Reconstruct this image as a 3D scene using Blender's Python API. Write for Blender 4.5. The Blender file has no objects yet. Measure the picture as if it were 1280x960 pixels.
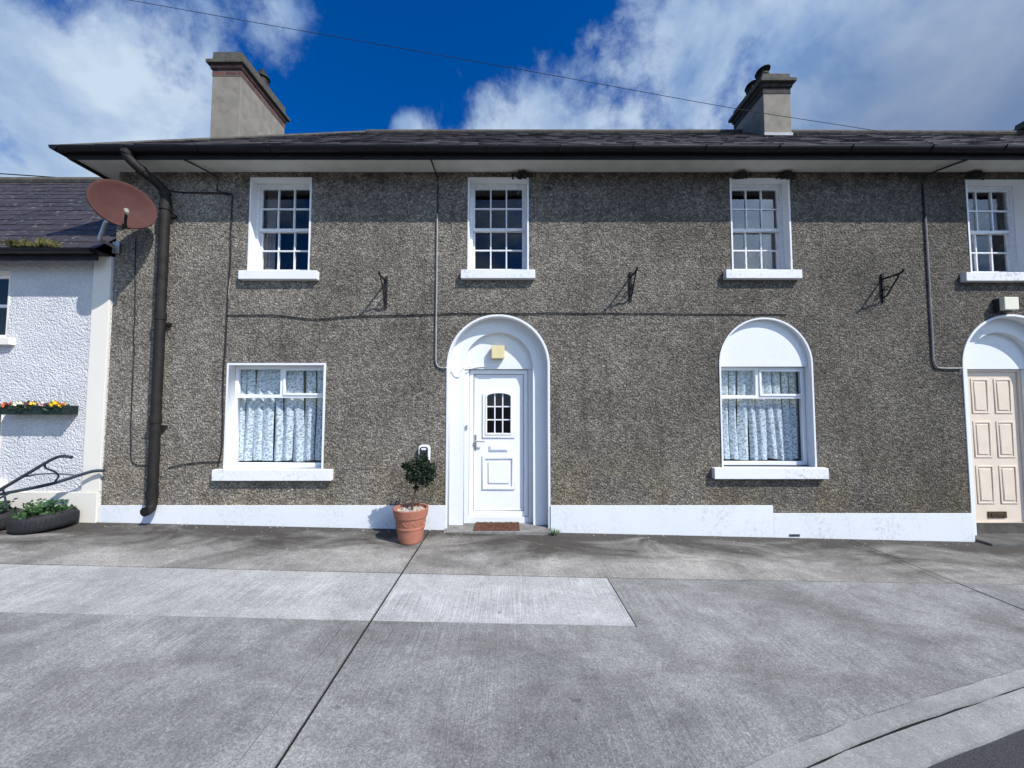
import bpy, bmesh, math, random
from mathutils import Vector, Matrix, Quaternion
random.seed(7)
sc = bpy.context.scene
C = bpy.context.collection
PI = math.pi
def R(a): return math.radians(a)
YW = 5.2                      # front plane of the terrace, metres from the camera
def gz(x): return 0.04 - 0.022 * x      # the pavement falls gently to the right

# ------------------------------------------------------------------ materials
class Nodes:
    def __init__(s, name):
        s.m = bpy.data.materials.new(name); s.m.use_nodes = True
        s.t = s.m.node_tree; s.t.nodes.clear()
        s.out = s.t.nodes.new('ShaderNodeOutputMaterial')
        s.pos = s.t.nodes.new('ShaderNodeNewGeometry').outputs['Position']
    def n(s, typ, ins=None, **props):
        nd = s.t.nodes.new('ShaderNode' + typ)
        for k, v in props.items(): setattr(nd, k, v)
        for k, v in (ins or {}).items(): s.put(nd.inputs[k], v)
        return nd
    def put(s, sock, v):
        if isinstance(v, bpy.types.NodeSocket): s.t.links.new(v, sock)
        elif isinstance(v, tuple) and len(v) == 3 and sock.type == 'RGBA': sock.default_value = (*v, 1)
        else: sock.default_value = v
    def math(s, op, a, b=0.0, c=None, clamp=False):
        nd = s.t.nodes.new('ShaderNodeMath'); nd.operation = op; nd.use_clamp = clamp
        s.put(nd.inputs[0], a); s.put(nd.inputs[1], b)
        if c is not None: s.put(nd.inputs[2], c)
        return nd.outputs[0]
    def noise(s, scale, detail=4, rough=.55, vec=None, dist=0.0):
        return s.n('TexNoise', {'Vector': vec or s.pos, 'Scale': scale, 'Detail': detail, 'Roughness': rough, 'Distortion': dist}).outputs[0]
    def scaled(s, v, loc=(0, 0, 0)):
        return s.n('Mapping', {'Vector': s.pos, 'Scale': v, 'Location': loc}).outputs[0]
    def ramp(s, fac, stops, interp='LINEAR'):
        nd = s.n('ValToRGB', {'Fac': fac}); cr = nd.color_ramp; cr.interpolation = interp
        while len(cr.elements) < len(stops): cr.elements.new(.5)
        for e, (p, c) in zip(cr.elements, stops):
            e.position = p; e.color = (c, c, c, 1) if not isinstance(c, tuple) else (*c, 1)
        return nd.outputs[0]
    def mix(s, fac, a, b, mode='MIX'):
        nd = s.n('Mix', data_type='RGBA', blend_type=mode)
        s.put(nd.inputs[0], fac); s.put(nd.inputs[6], a); s.put(nd.inputs[7], b)
        return nd.outputs[2]
    def rng(s, v, a, b, c, d):
        return s.n('MapRange', {'Value': v, 'From Min': a, 'From Max': b, 'To Min': c, 'To Max': d}).outputs[0]
    def bump(s, h, strength, dist, normal=None):
        ins = {'Height': h, 'Strength': strength, 'Distance': dist}
        if normal: ins['Normal'] = normal
        return s.n('Bump', ins).outputs[0]
    def bsdf(s, color, rough=.8, normal=None, metal=0.0, spec=.3):
        ins = {'Base Color': color, 'Roughness': rough, 'Metallic': metal, 'Specular IOR Level': spec}
        if normal: ins['Normal'] = normal
        b = s.n('BsdfPrincipled', ins)
        s.t.links.new(b.outputs[0], s.out.inputs[0]); return s.m

M = {}
def simple(name, col, rough=.6, var=.25, scale=14, bump=.15, metal=0.0, spec=.3, bscale=60):
    k = Nodes(name)
    f = k.noise(scale, 6, .6)
    c = k.mix(k.rng(f, .3, .7, 0, 1), tuple(v * (1 - var) for v in col), tuple(min(1, v * (1 + var)) for v in col))
    M[name] = k.bsdf(c, rough, k.bump(k.noise(bscale, 5), bump, .01), metal, spec)

def pebbledash():
    k = Nodes('pebbledash')
    wob = k.n('VectorMath', {0: k.pos, 1: k.n('VectorMath', {0: k.n('TexNoise', {'Vector': k.pos, 'Scale': 30.0, 'Detail': 2.0}).outputs[1], 'Scale': .02}, operation='SCALE').outputs[0]}, operation='ADD').outputs[0]
    v = k.n('TexVoronoi', {'Vector': wob, 'Scale': 41.0, 'Randomness': 1.0})
    v2 = k.n('TexVoronoi', {'Vector': k.pos, 'Scale': 88.0, 'Randomness': 1.0})
    rnd = k.n('SeparateColor', {'Color': v.outputs['Color']})
    rnd2 = k.n('SeparateColor', {'Color': v2.outputs['Color']}).outputs[0]
    val = k.math('ADD', k.math('MULTIPLY', rnd.outputs[0], .62), k.math('MULTIPLY', rnd2, .38))
    col = k.ramp(val, [(0.05, (.13, .122, .11)), (.35, (.195, .182, .163)), (.6, (.262, .245, .22)), (.8, (.335, .315, .285)), (1, (.47, .445, .405))])
    gap = k.rng(v.outputs['Distance'], .3, .75, 1.0, .5)
    col = k.mix(1.0, col, k.n('CombineColor', {0: gap, 1: gap, 2: gap}).outputs[0], 'MULTIPLY')
    # weathering blotches, yellower lichen low down to the left, render darkened to the right: part weathering, part painted-in lens vignette
    big = k.noise(.9, 5, .6)
    mid = k.noise(4.0, 5, .65)
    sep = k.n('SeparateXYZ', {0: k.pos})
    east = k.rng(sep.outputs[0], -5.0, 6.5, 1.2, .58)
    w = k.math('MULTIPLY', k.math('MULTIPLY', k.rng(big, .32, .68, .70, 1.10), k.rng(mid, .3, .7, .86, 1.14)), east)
    w = k.math('MULTIPLY', w, k.rng(k.noise(11, 4, .6), .3, .7, .84, 1.16))
    w = k.math('MULTIPLY', w, k.rng(k.noise(1.0, 5, .6, k.scaled((5.5, 5.5, .5))), .55, .8, 1.0, .7))      # rain streaks
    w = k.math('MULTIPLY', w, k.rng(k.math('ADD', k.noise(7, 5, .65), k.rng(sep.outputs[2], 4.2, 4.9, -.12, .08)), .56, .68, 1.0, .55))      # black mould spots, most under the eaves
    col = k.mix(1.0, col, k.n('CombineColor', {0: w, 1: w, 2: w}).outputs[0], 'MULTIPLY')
    lich = k.math('MULTIPLY', k.rng(sep.outputs[2], 1.3, .3, 0, 1), k.rng(k.noise(1.6, 4, .6), .42, .7, 0, .8), clamp=True)
    col = k.mix(lich, col, (1.1, 1.0, .66), 'MULTIPLY')
    h = k.math('ADD', k.math('MULTIPLY', v.outputs['Distance'], -1.0), k.math('MULTIPLY', k.noise(26, 3), .9))
    col = k.mix(1.0, col, (1.03, .985, .915), 'MULTIPLY')
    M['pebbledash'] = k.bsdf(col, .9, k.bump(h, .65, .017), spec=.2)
pebbledash()

def roughcast():
    k = Nodes('roughcast')
    v = k.n('TexVoronoi', {'Vector': k.pos, 'Scale': 40.0}, feature='F1')
    h = k.math('ADD', k.math('MULTIPLY', v.outputs['Distance'], -1.0), k.math('MULTIPLY', k.noise(24, 7, .75), 2.0))
    c = k.mix(k.rng(k.noise(2.5, 5), .3, .7, 0, 1), (.66, .67, .69), (.78, .79, .8))
    M['roughcast'] = k.bsdf(c, .85, k.bump(h, .85, .024), spec=.2)
roughcast()

def white_paint(name, base, dirt, lo=.55, hi=.8):
    k = Nodes(name)
    n1 = k.noise(2.2, 8, .65); n2 = k.noise(22, 6, .7)
    f = k.math('MULTIPLY', k.rng(n1, .45, .75, 0, 1), k.rng(n2, lo, hi, 0, 1), clamp=True)
    c = k.mix(f, base, dirt)
    c = k.mix(k.rng(k.noise(.8, 3), .3, .7, 0, .25), c, tuple(v * .82 for v in base))
    M[name] = k.bsdf(c, .6, k.bump(k.noise(35, 5), .12, .01), spec=.3)
white_paint('white_paint', (.77, .79, .80), (.42, .41, .38))
white_paint('plinth_paint', (.74, .765, .785), (.33, .325, .30), .46, .68)
white_paint('sill_paint', (.78, .79, .81), (.22, .21, .19), .5, .66)
white_paint('cream_paint', (.76, .72, .64), (.5, .46, .38))
simple('upvc', (.82, .83, .85), .3, .03, 5, .0, spec=.5)
simple('sash_paint', (.72, .73, .75), .5, .10, 18, .1)
simple('soffit_paint', (.62, .62, .57), .6, .10, 5, .05)
simple('black_gutter', (.006, .006, .009), .5, .4, 9, .1, spec=.3)
simple('fascia_paint', (.016, .015, .018), .6, .4, 6, .1)
simple('cast_iron', (.013, .0115, .01), .7, .6, 9, .5, spec=.35)
simple('cable_black', (.02, .02, .022), .6, .2)
simple('conduit_grey', (.3, .29, .28), .6, .2)
simple('rusty_iron', (.018, .016, .015), .8, .5, 40, .3)
simple('dish_paint', (.072, .032, .028), .7, .14, 6, .1, spec=.12)
simple('galvanised', (.5, .51, .52), .4, .2, 30, .1, metal=.7)
simple('terracotta', (.345, .138, .09), .8, .22, 9, .15)
simple('gravel', (.42, .37, .31), .9, .5, 90, .8)
simple('bark', (.09, .06, .04), .9, .4, 60, .6)
simple('soil', (.04, .032, .026), .95, .5, 50, .8)
simple('leaf_dark', (.016, .03, .014), .5, .6, 12, .0)
simple('leaf_green', (.05, .115, .035), .55, .55, 14, .0)
simple('moss', (.10, .095, .035), .9, .5, 30, .5)
simple('doormat', (.13, .062, .04), .95, .45, 40, .8)
simple('lamp_cream', (.72, .62, .34), .4, .06, 10, .0)
simple('lamp_pale', (.78, .76, .6), .4, .06, 10, .0)
simple('plastic_white', (.8, .8, .8), .35, .03, 10, .0)
simple('plastic_dark', (.03, .032, .035), .4, .2, 20, .0)
simple('brass_dark', (.10, .07, .045), .45, .4, 30, .1, metal=.6)
simple('steel', (.62, .6, .56), .3, .1, 30, .0, metal=.9)
simple('door_cream', (.73, .62, .50), .45, .05, 6, .04)
simple('cement', (.24, .22, .185), .9, .22, 5, .25, bscale=45)
simple('soot_brick', (.045, .04, .037), .9, .6, 12, .5)
simple('cement_dark', (.085, .08, .068), .9, .35, 9, .3)
simple('lead', (.35, .37, .39), .6, .2, 12, .2)
simple('tyre_rubber', (.022, .022, .025), .75, .3, 30, .4)
simple('plough_paint', (.035, .05, .065), .6, .5, 30, .2)
simple('mud', (.035, .03, .026), .95, .5, 40, .9)
simple('mud_pale', (.2, .17, .13), .95, .4, 40, .8)
simple('trough_green', (.012, .024, .022), .5, .3)
simple('petal_yellow', (.8, .52, .02), .6, .2, 60, .0)
simple('petal_orange', (.78, .16, .06), .6, .2, 60, .0)
simple('petal_cream', (.7, .66, .5), .6, .15, 60, .0)
simple('petal_maroon', (.12, .035, .03), .6, .4, 60, .0)
simple('petal_pink', (.55, .3, .36), .6, .2, 60, .0)
simple('room', (.10, .095, .09), .9, .1)
simple('drape', (.36, .30, .29), .9, .15, 20)
simple('joint', (.010, .0095, .009), .95, .3, 30, .3)
simple('step_dark', (.10, .095, .088), .9, .4, 9, .4)
simple('step_stone', (.2, .193, .18), .9, .35, 9, .4)
simple('asphalt', (.055, .055, .058), .9, .35, 120, .8, bscale=160)

def slate(name, c1, c2):
    k = Nodes(name)
    sep = k.n('SeparateXYZ', {0: k.pos})
    s = k.math('MULTIPLY', sep.outputs[1], 1.33)
    vec = k.n('CombineXYZ', {0: sep.outputs[0], 1: s, 2: 0.0}).outputs[0]
    b = k.n('TexBrick', {'Vector': vec, 'Color1': (1, 1, 1), 'Color2': (.0, .0, .0), 'Mortar': (.2, .2, .2), 'Scale': 1.0, 'Mortar Size': .004, 'Brick Width': .27, 'Row Height': .2, 'Bias': 0.0}, offset=.5)
    f = k.math('ADD', k.math('MULTIPLY', k.n('SeparateColor', {0: b.outputs[0]}).outputs[0], .6), k.math('MULTIPLY', k.noise(6, 6, .65), .5))
    c = k.mix(f, c1, c2)
    spots = k.rng(k.noise(17, 4, .6), .6, .7, 0, .7)
    c = k.mix(spots, c, (.3, .3, .27))
    M[name] = k.bsdf(c, .6, k.bump(k.noise(25, 5), .3, .01), spec=.4)
slate('slate', (.028, .025, .026), (.105, .092, .088))
slate('slate_purple', (.02, .017, .02), (.055, .046, .05))

def brick():
    k = Nodes('chimney_brick')
    sep = k.n('SeparateXYZ', {0: k.pos})
    vec = k.n('CombineXYZ', {0: k.math('ADD', sep.outputs[0], sep.outputs[1]), 1: sep.outputs[2], 2: 0.0}).outputs[0]
    b = k.n('TexBrick', {'Vector': vec, 'Color1': (.11, .045, .04), 'Color2': (.19, .09, .075), 'Mortar': (.16, .15, .14), 'Scale': 1.0, 'Mortar Size': .006, 'Brick Width': .22, 'Row Height': .075}, offset=.5)
    c = k.mix(k.rng(k.noise(9, 5), .4, .75, 0, .8), b.outputs[0], (.05, .045, .045))
    M['chimney_brick'] = k.bsdf(c, .9, k.bump(k.noise(50, 5), .4, .01))
brick()

def concrete(name, c1, c2, brush, stain, stain_col, seed, mid=.5, damp=None, amt=.72):
    k = Nodes(name)
    p = k.scaled((1, 1, 1), (seed * 7.3, seed * 3.1, 0))
    blot = k.noise(.75, 8, .66, p, .7)
    c = k.mix(k.rng(blot, .34, .66, 0, 1), c1, c2)
    w = k.rng(k.noise(3.4, 8, .72, p, .5), .3, .7, .78, 1.2)
    wm_ = k.rng(k.noise(13, 6, .7, p, .3), .3, .7, .88, 1.12)
    lines = k.noise(1.0, 2, .5, k.scaled((95, 1.6, 1), (seed, 0, 0)))
    patch = k.rng(k.noise(1.1, 3, .5, p), .4, .6, .15, 1)
    w2 = k.math('ADD', 1.0, k.math('MULTIPLY', k.rng(lines, .3, .7, -brush, brush), patch))
    fine = k.noise(120, 3, .7, p)
    w3 = k.math('MULTIPLY', k.rng(fine, .3, .7, .55, 1.45), k.rng(k.noise(48, 4, .7, p), .3, .7, .8, 1.2))
    agg = k.n('TexVoronoi', {'Vector': p, 'Scale': 125.0})
    w4 = k.rng(k.n('SeparateColor', {0: agg.outputs['Color']}).outputs[0], 0, 1, .68, 1.32)
    grain = k.math('ADD', k.math('MULTIPLY', k.math('MULTIPLY', k.math('MULTIPLY', w3, w4), wm_), amt), 1 - amt)
    w = k.math('MULTIPLY', k.math('MULTIPLY', w, w2), grain)
    c = k.mix(1.0, c, k.n('CombineColor', {0: w, 1: w, 2: w}).outputs[0], 'MULTIPLY')
    dk = k.mix(1.0, stain_col, k.n('CombineColor', {0: grain, 1: grain, 2: grain}).outputs[0], 'MULTIPLY')
    n_st = k.noise(1.3, 8, .68, k.scaled((.6, 1.3, 1), (seed * 2.7, seed, 0)), .9)
    if damp:      # algae and damp gathered in the strip beside the wall
        y = k.n('SeparateXYZ', {0: k.pos}).outputs[1]
        n_st = k.math('ADD', n_st, k.rng(y, damp[0], damp[1], -.20, .19))
    c = k.mix(k.rng(n_st, mid, mid + .24, 0, stain), c, dk)
    spots = k.rng(k.noise(9, 2, .4, p), .75, .78, 0, .5)
    c = k.mix(spots, c, tuple(v * .4 for v in c1))
    pale = k.rng(k.noise(16, 2, .4, k.scaled((1, 1, 1), (seed, 5, 0))), .77, .79, 0, .5)
    c = k.mix(pale, c, (.5, .5, .49))
    h = k.math('ADD', k.math('MULTIPLY', lines, brush * 3), fine)
    M[name] = k.bsdf(c, .88, k.bump(h, .45, .005), spec=.25)
concrete('concrete_main', (.168, .171, .165), (.302, .305, .293), .2, .7, (.118, .112, .107), 1, .47)
concrete('concrete_strip', (.30, .305, .30), (.42, .42, .41), .2, .35, (.24, .235, .22), 2, .52, amt=.55)
concrete('concrete_white', (.36, .365, .365), (.45, .45, .445), .3, .2, (.28, .27, .26), 3, .55, amt=.5)
concrete('concrete_wall_side', (.15, .143, .131), (.36, .348, .322), .16, .95, (.052, .047, .04), 4, .405, (3.85, 5.1))
concrete('concrete_kerb', (.225, .23, .225), (.31, .315, .305), .05, .5, (.15, .15, .143), 5, amt=.4)

def glass(name, tint, f0=.06):
    k = Nodes(name)
    fr = k.math('ADD', f0, k.math('MULTIPLY', k.math('POWER', k.n('LayerWeight', {'Blend': .5}).outputs['Facing'], 5.0), 1 - f0))
    t = k.n('BsdfTransparent', {'Color': tint}).outputs[0]
    g = k.n('BsdfGlossy', {'Color': (.95, .97, 1), 'Roughness': .0, 'Normal': k.bump(k.noise(2.3, 2), .05, .02)}).outputs[0]
    mx = k.n('MixShader', {0: fr, 1: t, 2: g})
    k.t.links.new(mx.outputs[0], k.out.inputs[0]); M[name] = k.m
glass('window_glass', (.9, .94, .96))
glass('door_glass', (.035, .05, .075))

def lace():
    k = Nodes('lace')
    sep = k.n('SeparateXYZ', {0: k.pos})
    p = k.n('CombineXYZ', {0: sep.outputs[0], 1: sep.outputs[2], 2: 0.0}).outputs[0]
    wv = k.n('VectorMath', {0: p, 1: k.n('VectorMath', {0: k.n('TexNoise', {'Vector': p, 'Scale': 26.0, 'Detail': 3.0}).outputs[1], 'Scale': .05}, operation='SCALE').outputs[0]}, operation='ADD').outputs[0]
    v = k.n('TexVoronoi', {'Vector': wv, 'Scale': 12.0, 'Randomness': .7})
    ring = k.math('SINE', k.math('MULTIPLY', v.outputs['Distance'], 15.0))
    nn = k.noise(34, 3, .6, p)
    a = k.math('ADD', k.math('MULTIPLY', ring, .2), k.rng(nn, .35, .65, -.35, .35))
    a = k.rng(a, -.36, .14, .42, 1.0)
    d = k.n('BsdfDiffuse', {'Color': (.86, .93, .98)}).outputs[0]
    tr = k.n('BsdfTranslucent', {'Color': (.7, .78, .84)}).outputs[0]
    m1 = k.n('MixShader', {0: .25, 1: d, 2: tr}).outputs[0]
    m2 = k.n('MixShader', {0: a, 1: k.n('BsdfTransparent').outputs[0], 2: m1})
    k.t.links.new(m2.outputs[0], k.out.inputs[0]); M['lace'] = k.m
lace()

# ------------------------------------------------------------------ builders
def kids(): pass
def world_origin(o):
    v = Vector((0, 0, 0))
    while o is not None:
        v += o.location; o = o.parent
    return v
def thing(name, label, cat, loc=(0, 0, 0), group=None):
    o = bpy.data.objects.new(name, None); o.empty_display_size = .2
    o.location = loc; C.objects.link(o); tag(o, label, cat, group); return o
def tag(o, label=None, cat=None, group=None, kind=None):
    if label: o['label'] = label
    if cat: o['category'] = cat
    if group: o['group'] = group
    if kind: o['kind'] = kind
    return o
def put(name, bm, mat, parent=None, smooth=False, loc=None):
    """bm in world coordinates -> one mesh object"""
    if isinstance(bm, bpy.types.Mesh): me = bm
    else:
        bmesh.ops.recalc_face_normals(bm, faces=bm.faces)
        me = bpy.data.meshes.new(name); bm.to_mesh(me); bm.free()
    org = world_origin(parent) if parent else Vector(loc or (0, 0, 0))
    me.transform(Matrix.Translation(-org))
    for m in (mat if isinstance(mat, (list, tuple)) else [mat]): me.materials.append(M[m])
    if smooth:
        for p in me.polygons: p.use_smooth = True
    o = bpy.data.objects.new(name, me); C.objects.link(o)
    if parent: o.parent = parent
    else: o.location = org
    return o
def new(): return bmesh.new()
def box(bm, x0, x1, y0, y1, z0, z1, bev=0.0, mi=0):
    r = bmesh.ops.create_cube(bm, size=1)
    vs = r['verts']
    for v in vs:
        v.co = Vector(((x0 + x1) / 2 + v.co.x * (x1 - x0), (y0 + y1) / 2 + v.co.y * (y1 - y0), (z0 + z1) / 2 + v.co.z * (z1 - z0)))
    fs = list({f for v in vs for f in v.link_faces})
    for f in fs: f.material_index = mi
    if bev:
        es = list({e for v in vs for e in v.link_edges})
        bmesh.ops.bevel(bm, geom=es, offset=bev, segments=2, affect='EDGES', profile=.6)
    return bm
def tube(bm, pts, r, n=8, cap=True):
    pts = [Vector(p) for p in pts]
    rad = r if isinstance(r, (list, tuple)) else [r] * len(pts)
    t0 = (pts[1] - pts[0]).normalized()
    ref = Vector((0, 0, 1)) if abs(t0.z) < .9 else Vector((1, 0, 0))
    u = t0.cross(ref).normalized(); rings = []
    for i, p in enumerate(pts):
        if i == 0: t = t0
        elif i == len(pts) - 1: t = (pts[i] - pts[i - 1]).normalized()
        else: t = ((pts[i] - pts[i - 1]).normalized() + (pts[i + 1] - pts[i]).normalized()).normalized()
        u = (u - t * u.dot(t)).normalized(); w = t.cross(u)
        rings.append([bm.verts.new(p + (u * math.cos(2 * PI * j / n) + w * math.sin(2 * PI * j / n)) * rad[i]) for j in range(n)])
    for a, b in zip(rings, rings[1:]):
        for j in range(n): bm.faces.new((a[j], a[(j + 1) % n], b[(j + 1) % n], b[j]))
    if cap:
        bm.faces.new(rings[0]); bm.faces.new(rings[-1][::-1])
    return bm
def smooth_path(pts, k=6):
    pts = [Vector(p) for p in pts]; out = []
    P = [pts[0]] + pts + [pts[-1]]
    for i in range(1, len(P) - 2):
        a, b, c, d = P[i - 1], P[i], P[i + 1], P[i + 2]
        for j in range(k):
            t = j / k
            out.append(.5 * ((2 * b) + (c - a) * t + (2 * a - 5 * b + 4 * c - d) * t * t + (3 * b - a - 3 * c + d) * t ** 3))
    out.append(pts[-1]); return out
def lathe(bm, prof, cx, cy, n=32):
    rings = [[bm.verts.new((cx + r * math.cos(2 * PI * j / n), cy + r * math.sin(2 * PI * j / n), z)) for j in range(n)] for r, z in prof]
    for a, b in zip(rings, rings[1:]):
        for j in range(n): bm.faces.new((a[j], a[(j + 1) % n], b[(j + 1) % n], b[j]))
    return rings
def plate(outline, holes, y0, y1, bev=0.0):
    """flat shape in the x-z plane with holes, given thickness between y0 and y1 (facing -y) -> mesh"""
    cu = bpy.data.curves.new('shape', 'CURVE'); cu.dimensions = '2D'; cu.fill_mode = 'BOTH'
    cu.extrude = (y1 - y0) / 2 - bev; cu.bevel_depth = bev; cu.bevel_resolution = 1
    if bev: cu.offset = -bev
    for loop in [outline] + list(holes):
        sp = cu.splines.new('POLY'); sp.points.add(len(loop) - 1); sp.use_cyclic_u = True
        for p, q in zip(sp.points, loop): p.co = (q[0], q[1], 0, 1)
    ob = bpy.data.objects.new('shape', cu); C.objects.link(ob)
    dg = bpy.context.evaluated_depsgraph_get(); dg.update()
    me = bpy.data.meshes.new_from_object(ob.evaluated_get(dg), depsgraph=dg)
    bpy.data.objects.remove(ob); bpy.data.curves.remove(cu)
    me.transform(Matrix.Translation((0, (y0 + y1) / 2, 0)) @ Matrix.Rotation(PI / 2, 4, 'X'))
    me.materials.clear()
    return me
def add(bm, me):
    bm.from_mesh(me); bpy.data.meshes.remove(me); return bm
def rect(x0, x1, z0, z1): return [(x0, z0), (x1, z0), (x1, z1), (x0, z1)]
def arch(cx, r, z0, zs, n=40):
    return [(cx - r, z0), (cx + r, z0)] + [(cx + r * math.cos(PI * i / n), zs + r * math.sin(PI * i / n)) for i in range(n + 1)]
def low_arch(x0, x1, z0, zs, rise, n=14):
    c = (x0 + x1) / 2; h = (x1 - x0) / 2
    return [(x0, z0), (x1, z0)] + [(c + h * math.cos(PI * i / n), zs + rise * math.sin(PI * i / n)) for i in range(n + 1)]
def leaves(bm, centre, rad, n, size, squash=1.0, shell=.35, seedfn=None, mi=0):
    c = Vector(centre)
    for _ in range(n):
        d = Vector((random.gauss(0, 1), random.gauss(0, 1), random.gauss(0, 1))).normalized()
        r = rad * (shell + (1 - shell) * random.random() ** .6)
        p = c + Vector((d.x * r, d.y * r, d.z * r * squash))
        leaf(bm, p, size * random.uniform(.6, 1.3), mi=mi)
def leaf(bm, p, s, d=None, mi=0):
    d = d or Vector((random.uniform(-1, 1), random.uniform(-1, 1), random.uniform(-.6, 1))).normalized()
    u = d.cross(Vector((random.uniform(-1, 1), random.uniform(-1, 1), random.uniform(-1, 1)))).normalized()
    w = d.cross(u) * s * .12
    v = [bm.verts.new(q) for q in (p, p + d * s * .5 + u * s * .28 + w, p + d * s, p + d * s * .5 - u * s * .28 + w)]
    f = bm.faces.new(v); f.material_index = mi

# ------------------------------------------------------------------ ground
def slab(name, poly, mat, top=0.0, thick=.05):
    bm = new()
    a = [bm.verts.new((x, y, gz(x) + top)) for x, y in poly]
    b = [bm.verts.new((x, y, gz(x) + top - thick)) for x, y in poly]
    f = bm.faces.new(a); bm.faces.new(b[::-1])
    for i in range(len(a)):
        j = (i + 1) % len(a); bm.faces.new((a[i], b[i], b[j], a[j]))
    f.normal_update(); bmesh.ops.triangulate(bm, faces=[f], ngon_method='EAR_CLIP')
    return tag(put(name, bm, mat), kind='structure')
bm = new()
vs = [bm.verts.new(p) for p in ((-400, -400, -.45), (400, -400, -.45), (400, 400, -.45), (-400, 400, -.45))]
bm.faces.new(vs); tag(put('ground', bm, 'asphalt'), kind='structure')

kx = [-13.5, -8, -4, -1.2, 0, 1.07, 1.885, 2.446, 3.42, 4.44, 5.5, 7, 9, 13.5]
ky = [-2.6, -1.35, -.15, .88, 1.46, 1.90, 2.20, 2.376, 2.664, 2.92, 3.11, 3.26, 3.36, 3.40]
def kerb_y(x):
    for i in range(len(kx) - 1):
        if kx[i] <= x <= kx[i + 1]:
            x0, x1 = kx[i], kx[i + 1]; t = (x - x0) / (x1 - x0)
            def m(j):
                j0, j1 = max(0, j - 1), min(len(kx) - 1, j + 1)
                return (ky[j1] - ky[j0]) / (kx[j1] - kx[j0])
            h = x1 - x0
            return (2*t**3-3*t*t+1)*ky[i] + (t**3-2*t*t+t)*h*m(i) + (-2*t**3+3*t*t)*ky[i+1] + (t**3-t*t)*h*m(i+1)
def along(x0, x1, off=0.0, step=.15):
    n = max(1, int((x1 - x0) / step))
    return [(x0 + (x1 - x0) * i / n, kerb_y(x0 + (x1 - x0) * i / n) - off) for i in range(n + 1)]
YS, YC, XS, XR = 3.875, 3.045, -1.085, 4.44      # seams between the cast bays
g = .011
slab('pavement', [(-13.5, YS + .04), (XS - g, YS + .008), (XS - g, 5.6), (-13.5, 5.6)], 'concrete_wall_side')
slab('pavement', [(XS + g, YS + .006), (.94, YS + .004), (XR - .10, YS + .05), (XR - .10, 5.6), (XS + g, 5.6)], 'concrete_wall_side')
slab('pavement', [(XR - .094, YS + .056), (XR, YS + .056), (XR, 5.6), (XR - .094, 5.6)], 'concrete_wall_side')
slab('pavement', [(XR + .012, YS + .056), (13.5, YS + .08), (13.5, 5.6), (XR + .012, 5.6)], 'concrete_wall_side')
slab('pavement', [(-13.5, YC), (XS - g, YC), (XS - g, YS - .01), (-13.5, YS + .024)], 'concrete_strip')
slab('pavement', [(XS + g, YC), (.95, YC + .01), (.93, YS - .012), (XS + g, YS - .012)], 'concrete_white')
slab('pavement', [(-13.5, YC - .004)] + along(-13.5, XS - .187) + [(XS - .187, YC - .004)], 'concrete_main')
slab('pavement', [(XS - .180, YC - .004)] + along(XS - .180, XS - g) + [(XS - g, YC - .004)], 'concrete_main')
slab('pavement', [(XS + g, YC - .004)] + along(XS + g, XR - g) + [(XR - g, YS + .044), (.94, YS - .018), (.96, YC - .004)], 'concrete_main')
slab('pavement', along(XR + g, 13.5) + [(13.5, YS + .07), (XR + g, YS + .047)], 'concrete_main')
def strip(name, o0, o1, mat, top, step=.15):
    a = along(-13.4, 13.4, o0, step); b = along(-13.4, 13.4, o1, step)
    bm = new(); rows = []
    for (p, q) in zip(a, b):
        p = (p[0], p[1] + random.uniform(-.005, .005)); q = (q[0], q[1] + random.uniform(-.005, .005))
        rows.append([bm.verts.new((p[0], p[1], gz(p[0]) + top)), bm.verts.new((q[0], q[1], gz(q[0]) + top)),
                     bm.verts.new((q[0], q[1], gz(q[0]) + top - .1)), bm.verts.new((p[0], p[1], gz(p[0]) + top - .1))])
    for r, s in zip(rows, rows[1:]):
        for i in range(4): bm.faces.new((r[i], r[(i + 1) % 4], s[(i + 1) % 4], s[i]))
    return tag(put(name, bm, mat), kind='structure')
strip('kerb', .007, .102, 'concrete_kerb', .002)
strip('kerb_channel', .116, .285, 'concrete_kerb', -.006)
bm = new()
a = along(-13.4, 13.4, .28, .3)
top = [bm.verts.new((x, y, gz(x) - .014)) for x, y in a]
bot = [bm.verts.new((x, 12, gz(x) - .014)) for x, y in a]
for i in range(len(a) - 1): bm.faces.new((top[i], bot[i], bot[i + 1], top[i + 1]))
tag(put('ground_base', bm, 'joint'), kind='structure')
bm = new()
a = along(-13.4, 13.4, .287, .3)
top = [bm.verts.new((x, y, gz(x) - .026)) for x, y in a]
bot = [bm.verts.new((x, -14, gz(x) - .026)) for x, y in a]
for i in range(len(a) - 1): bm.faces.new((top[i], bot[i], bot[i + 1], top[i + 1]))
tag(put('road', bm, 'asphalt'), kind='structure')
bm = new()
for _ in range(320):      # grit and crumbs of render, thickest along the foot of the wall
    if random.random() < .85: x, y = random.uniform(-5.4, 6.0), YW - .035 - abs(random.gauss(0, .13))
    else: x, y = random.uniform(-4, 5), random.uniform(2.0, 5.0)
    if y < kerb_y(x) - .28: continue
    r = random.choice((.003, .004, .005, .008)) if y > 4 else random.choice((.002, .003, .004))
    q = bmesh.ops.create_icosphere(bm, subdivisions=1, radius=r)
    bmesh.ops.scale(bm, verts=q['verts'], vec=(random.uniform(.7, 1.5), random.uniform(.7, 1.4), .6))
    mi = random.choice((0, 0, 1))
    for v in q['verts']:
        for f in v.link_faces: f.material_index = mi
    bmesh.ops.translate(bm, verts=q['verts'], vec=(x, y, gz(x) + r * .4))
tag(put('grit', bm, ['gravel', 'mud']), 'scattered grit and crumbs of render along the foot of the wall', 'grit', kind='stuff')

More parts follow.
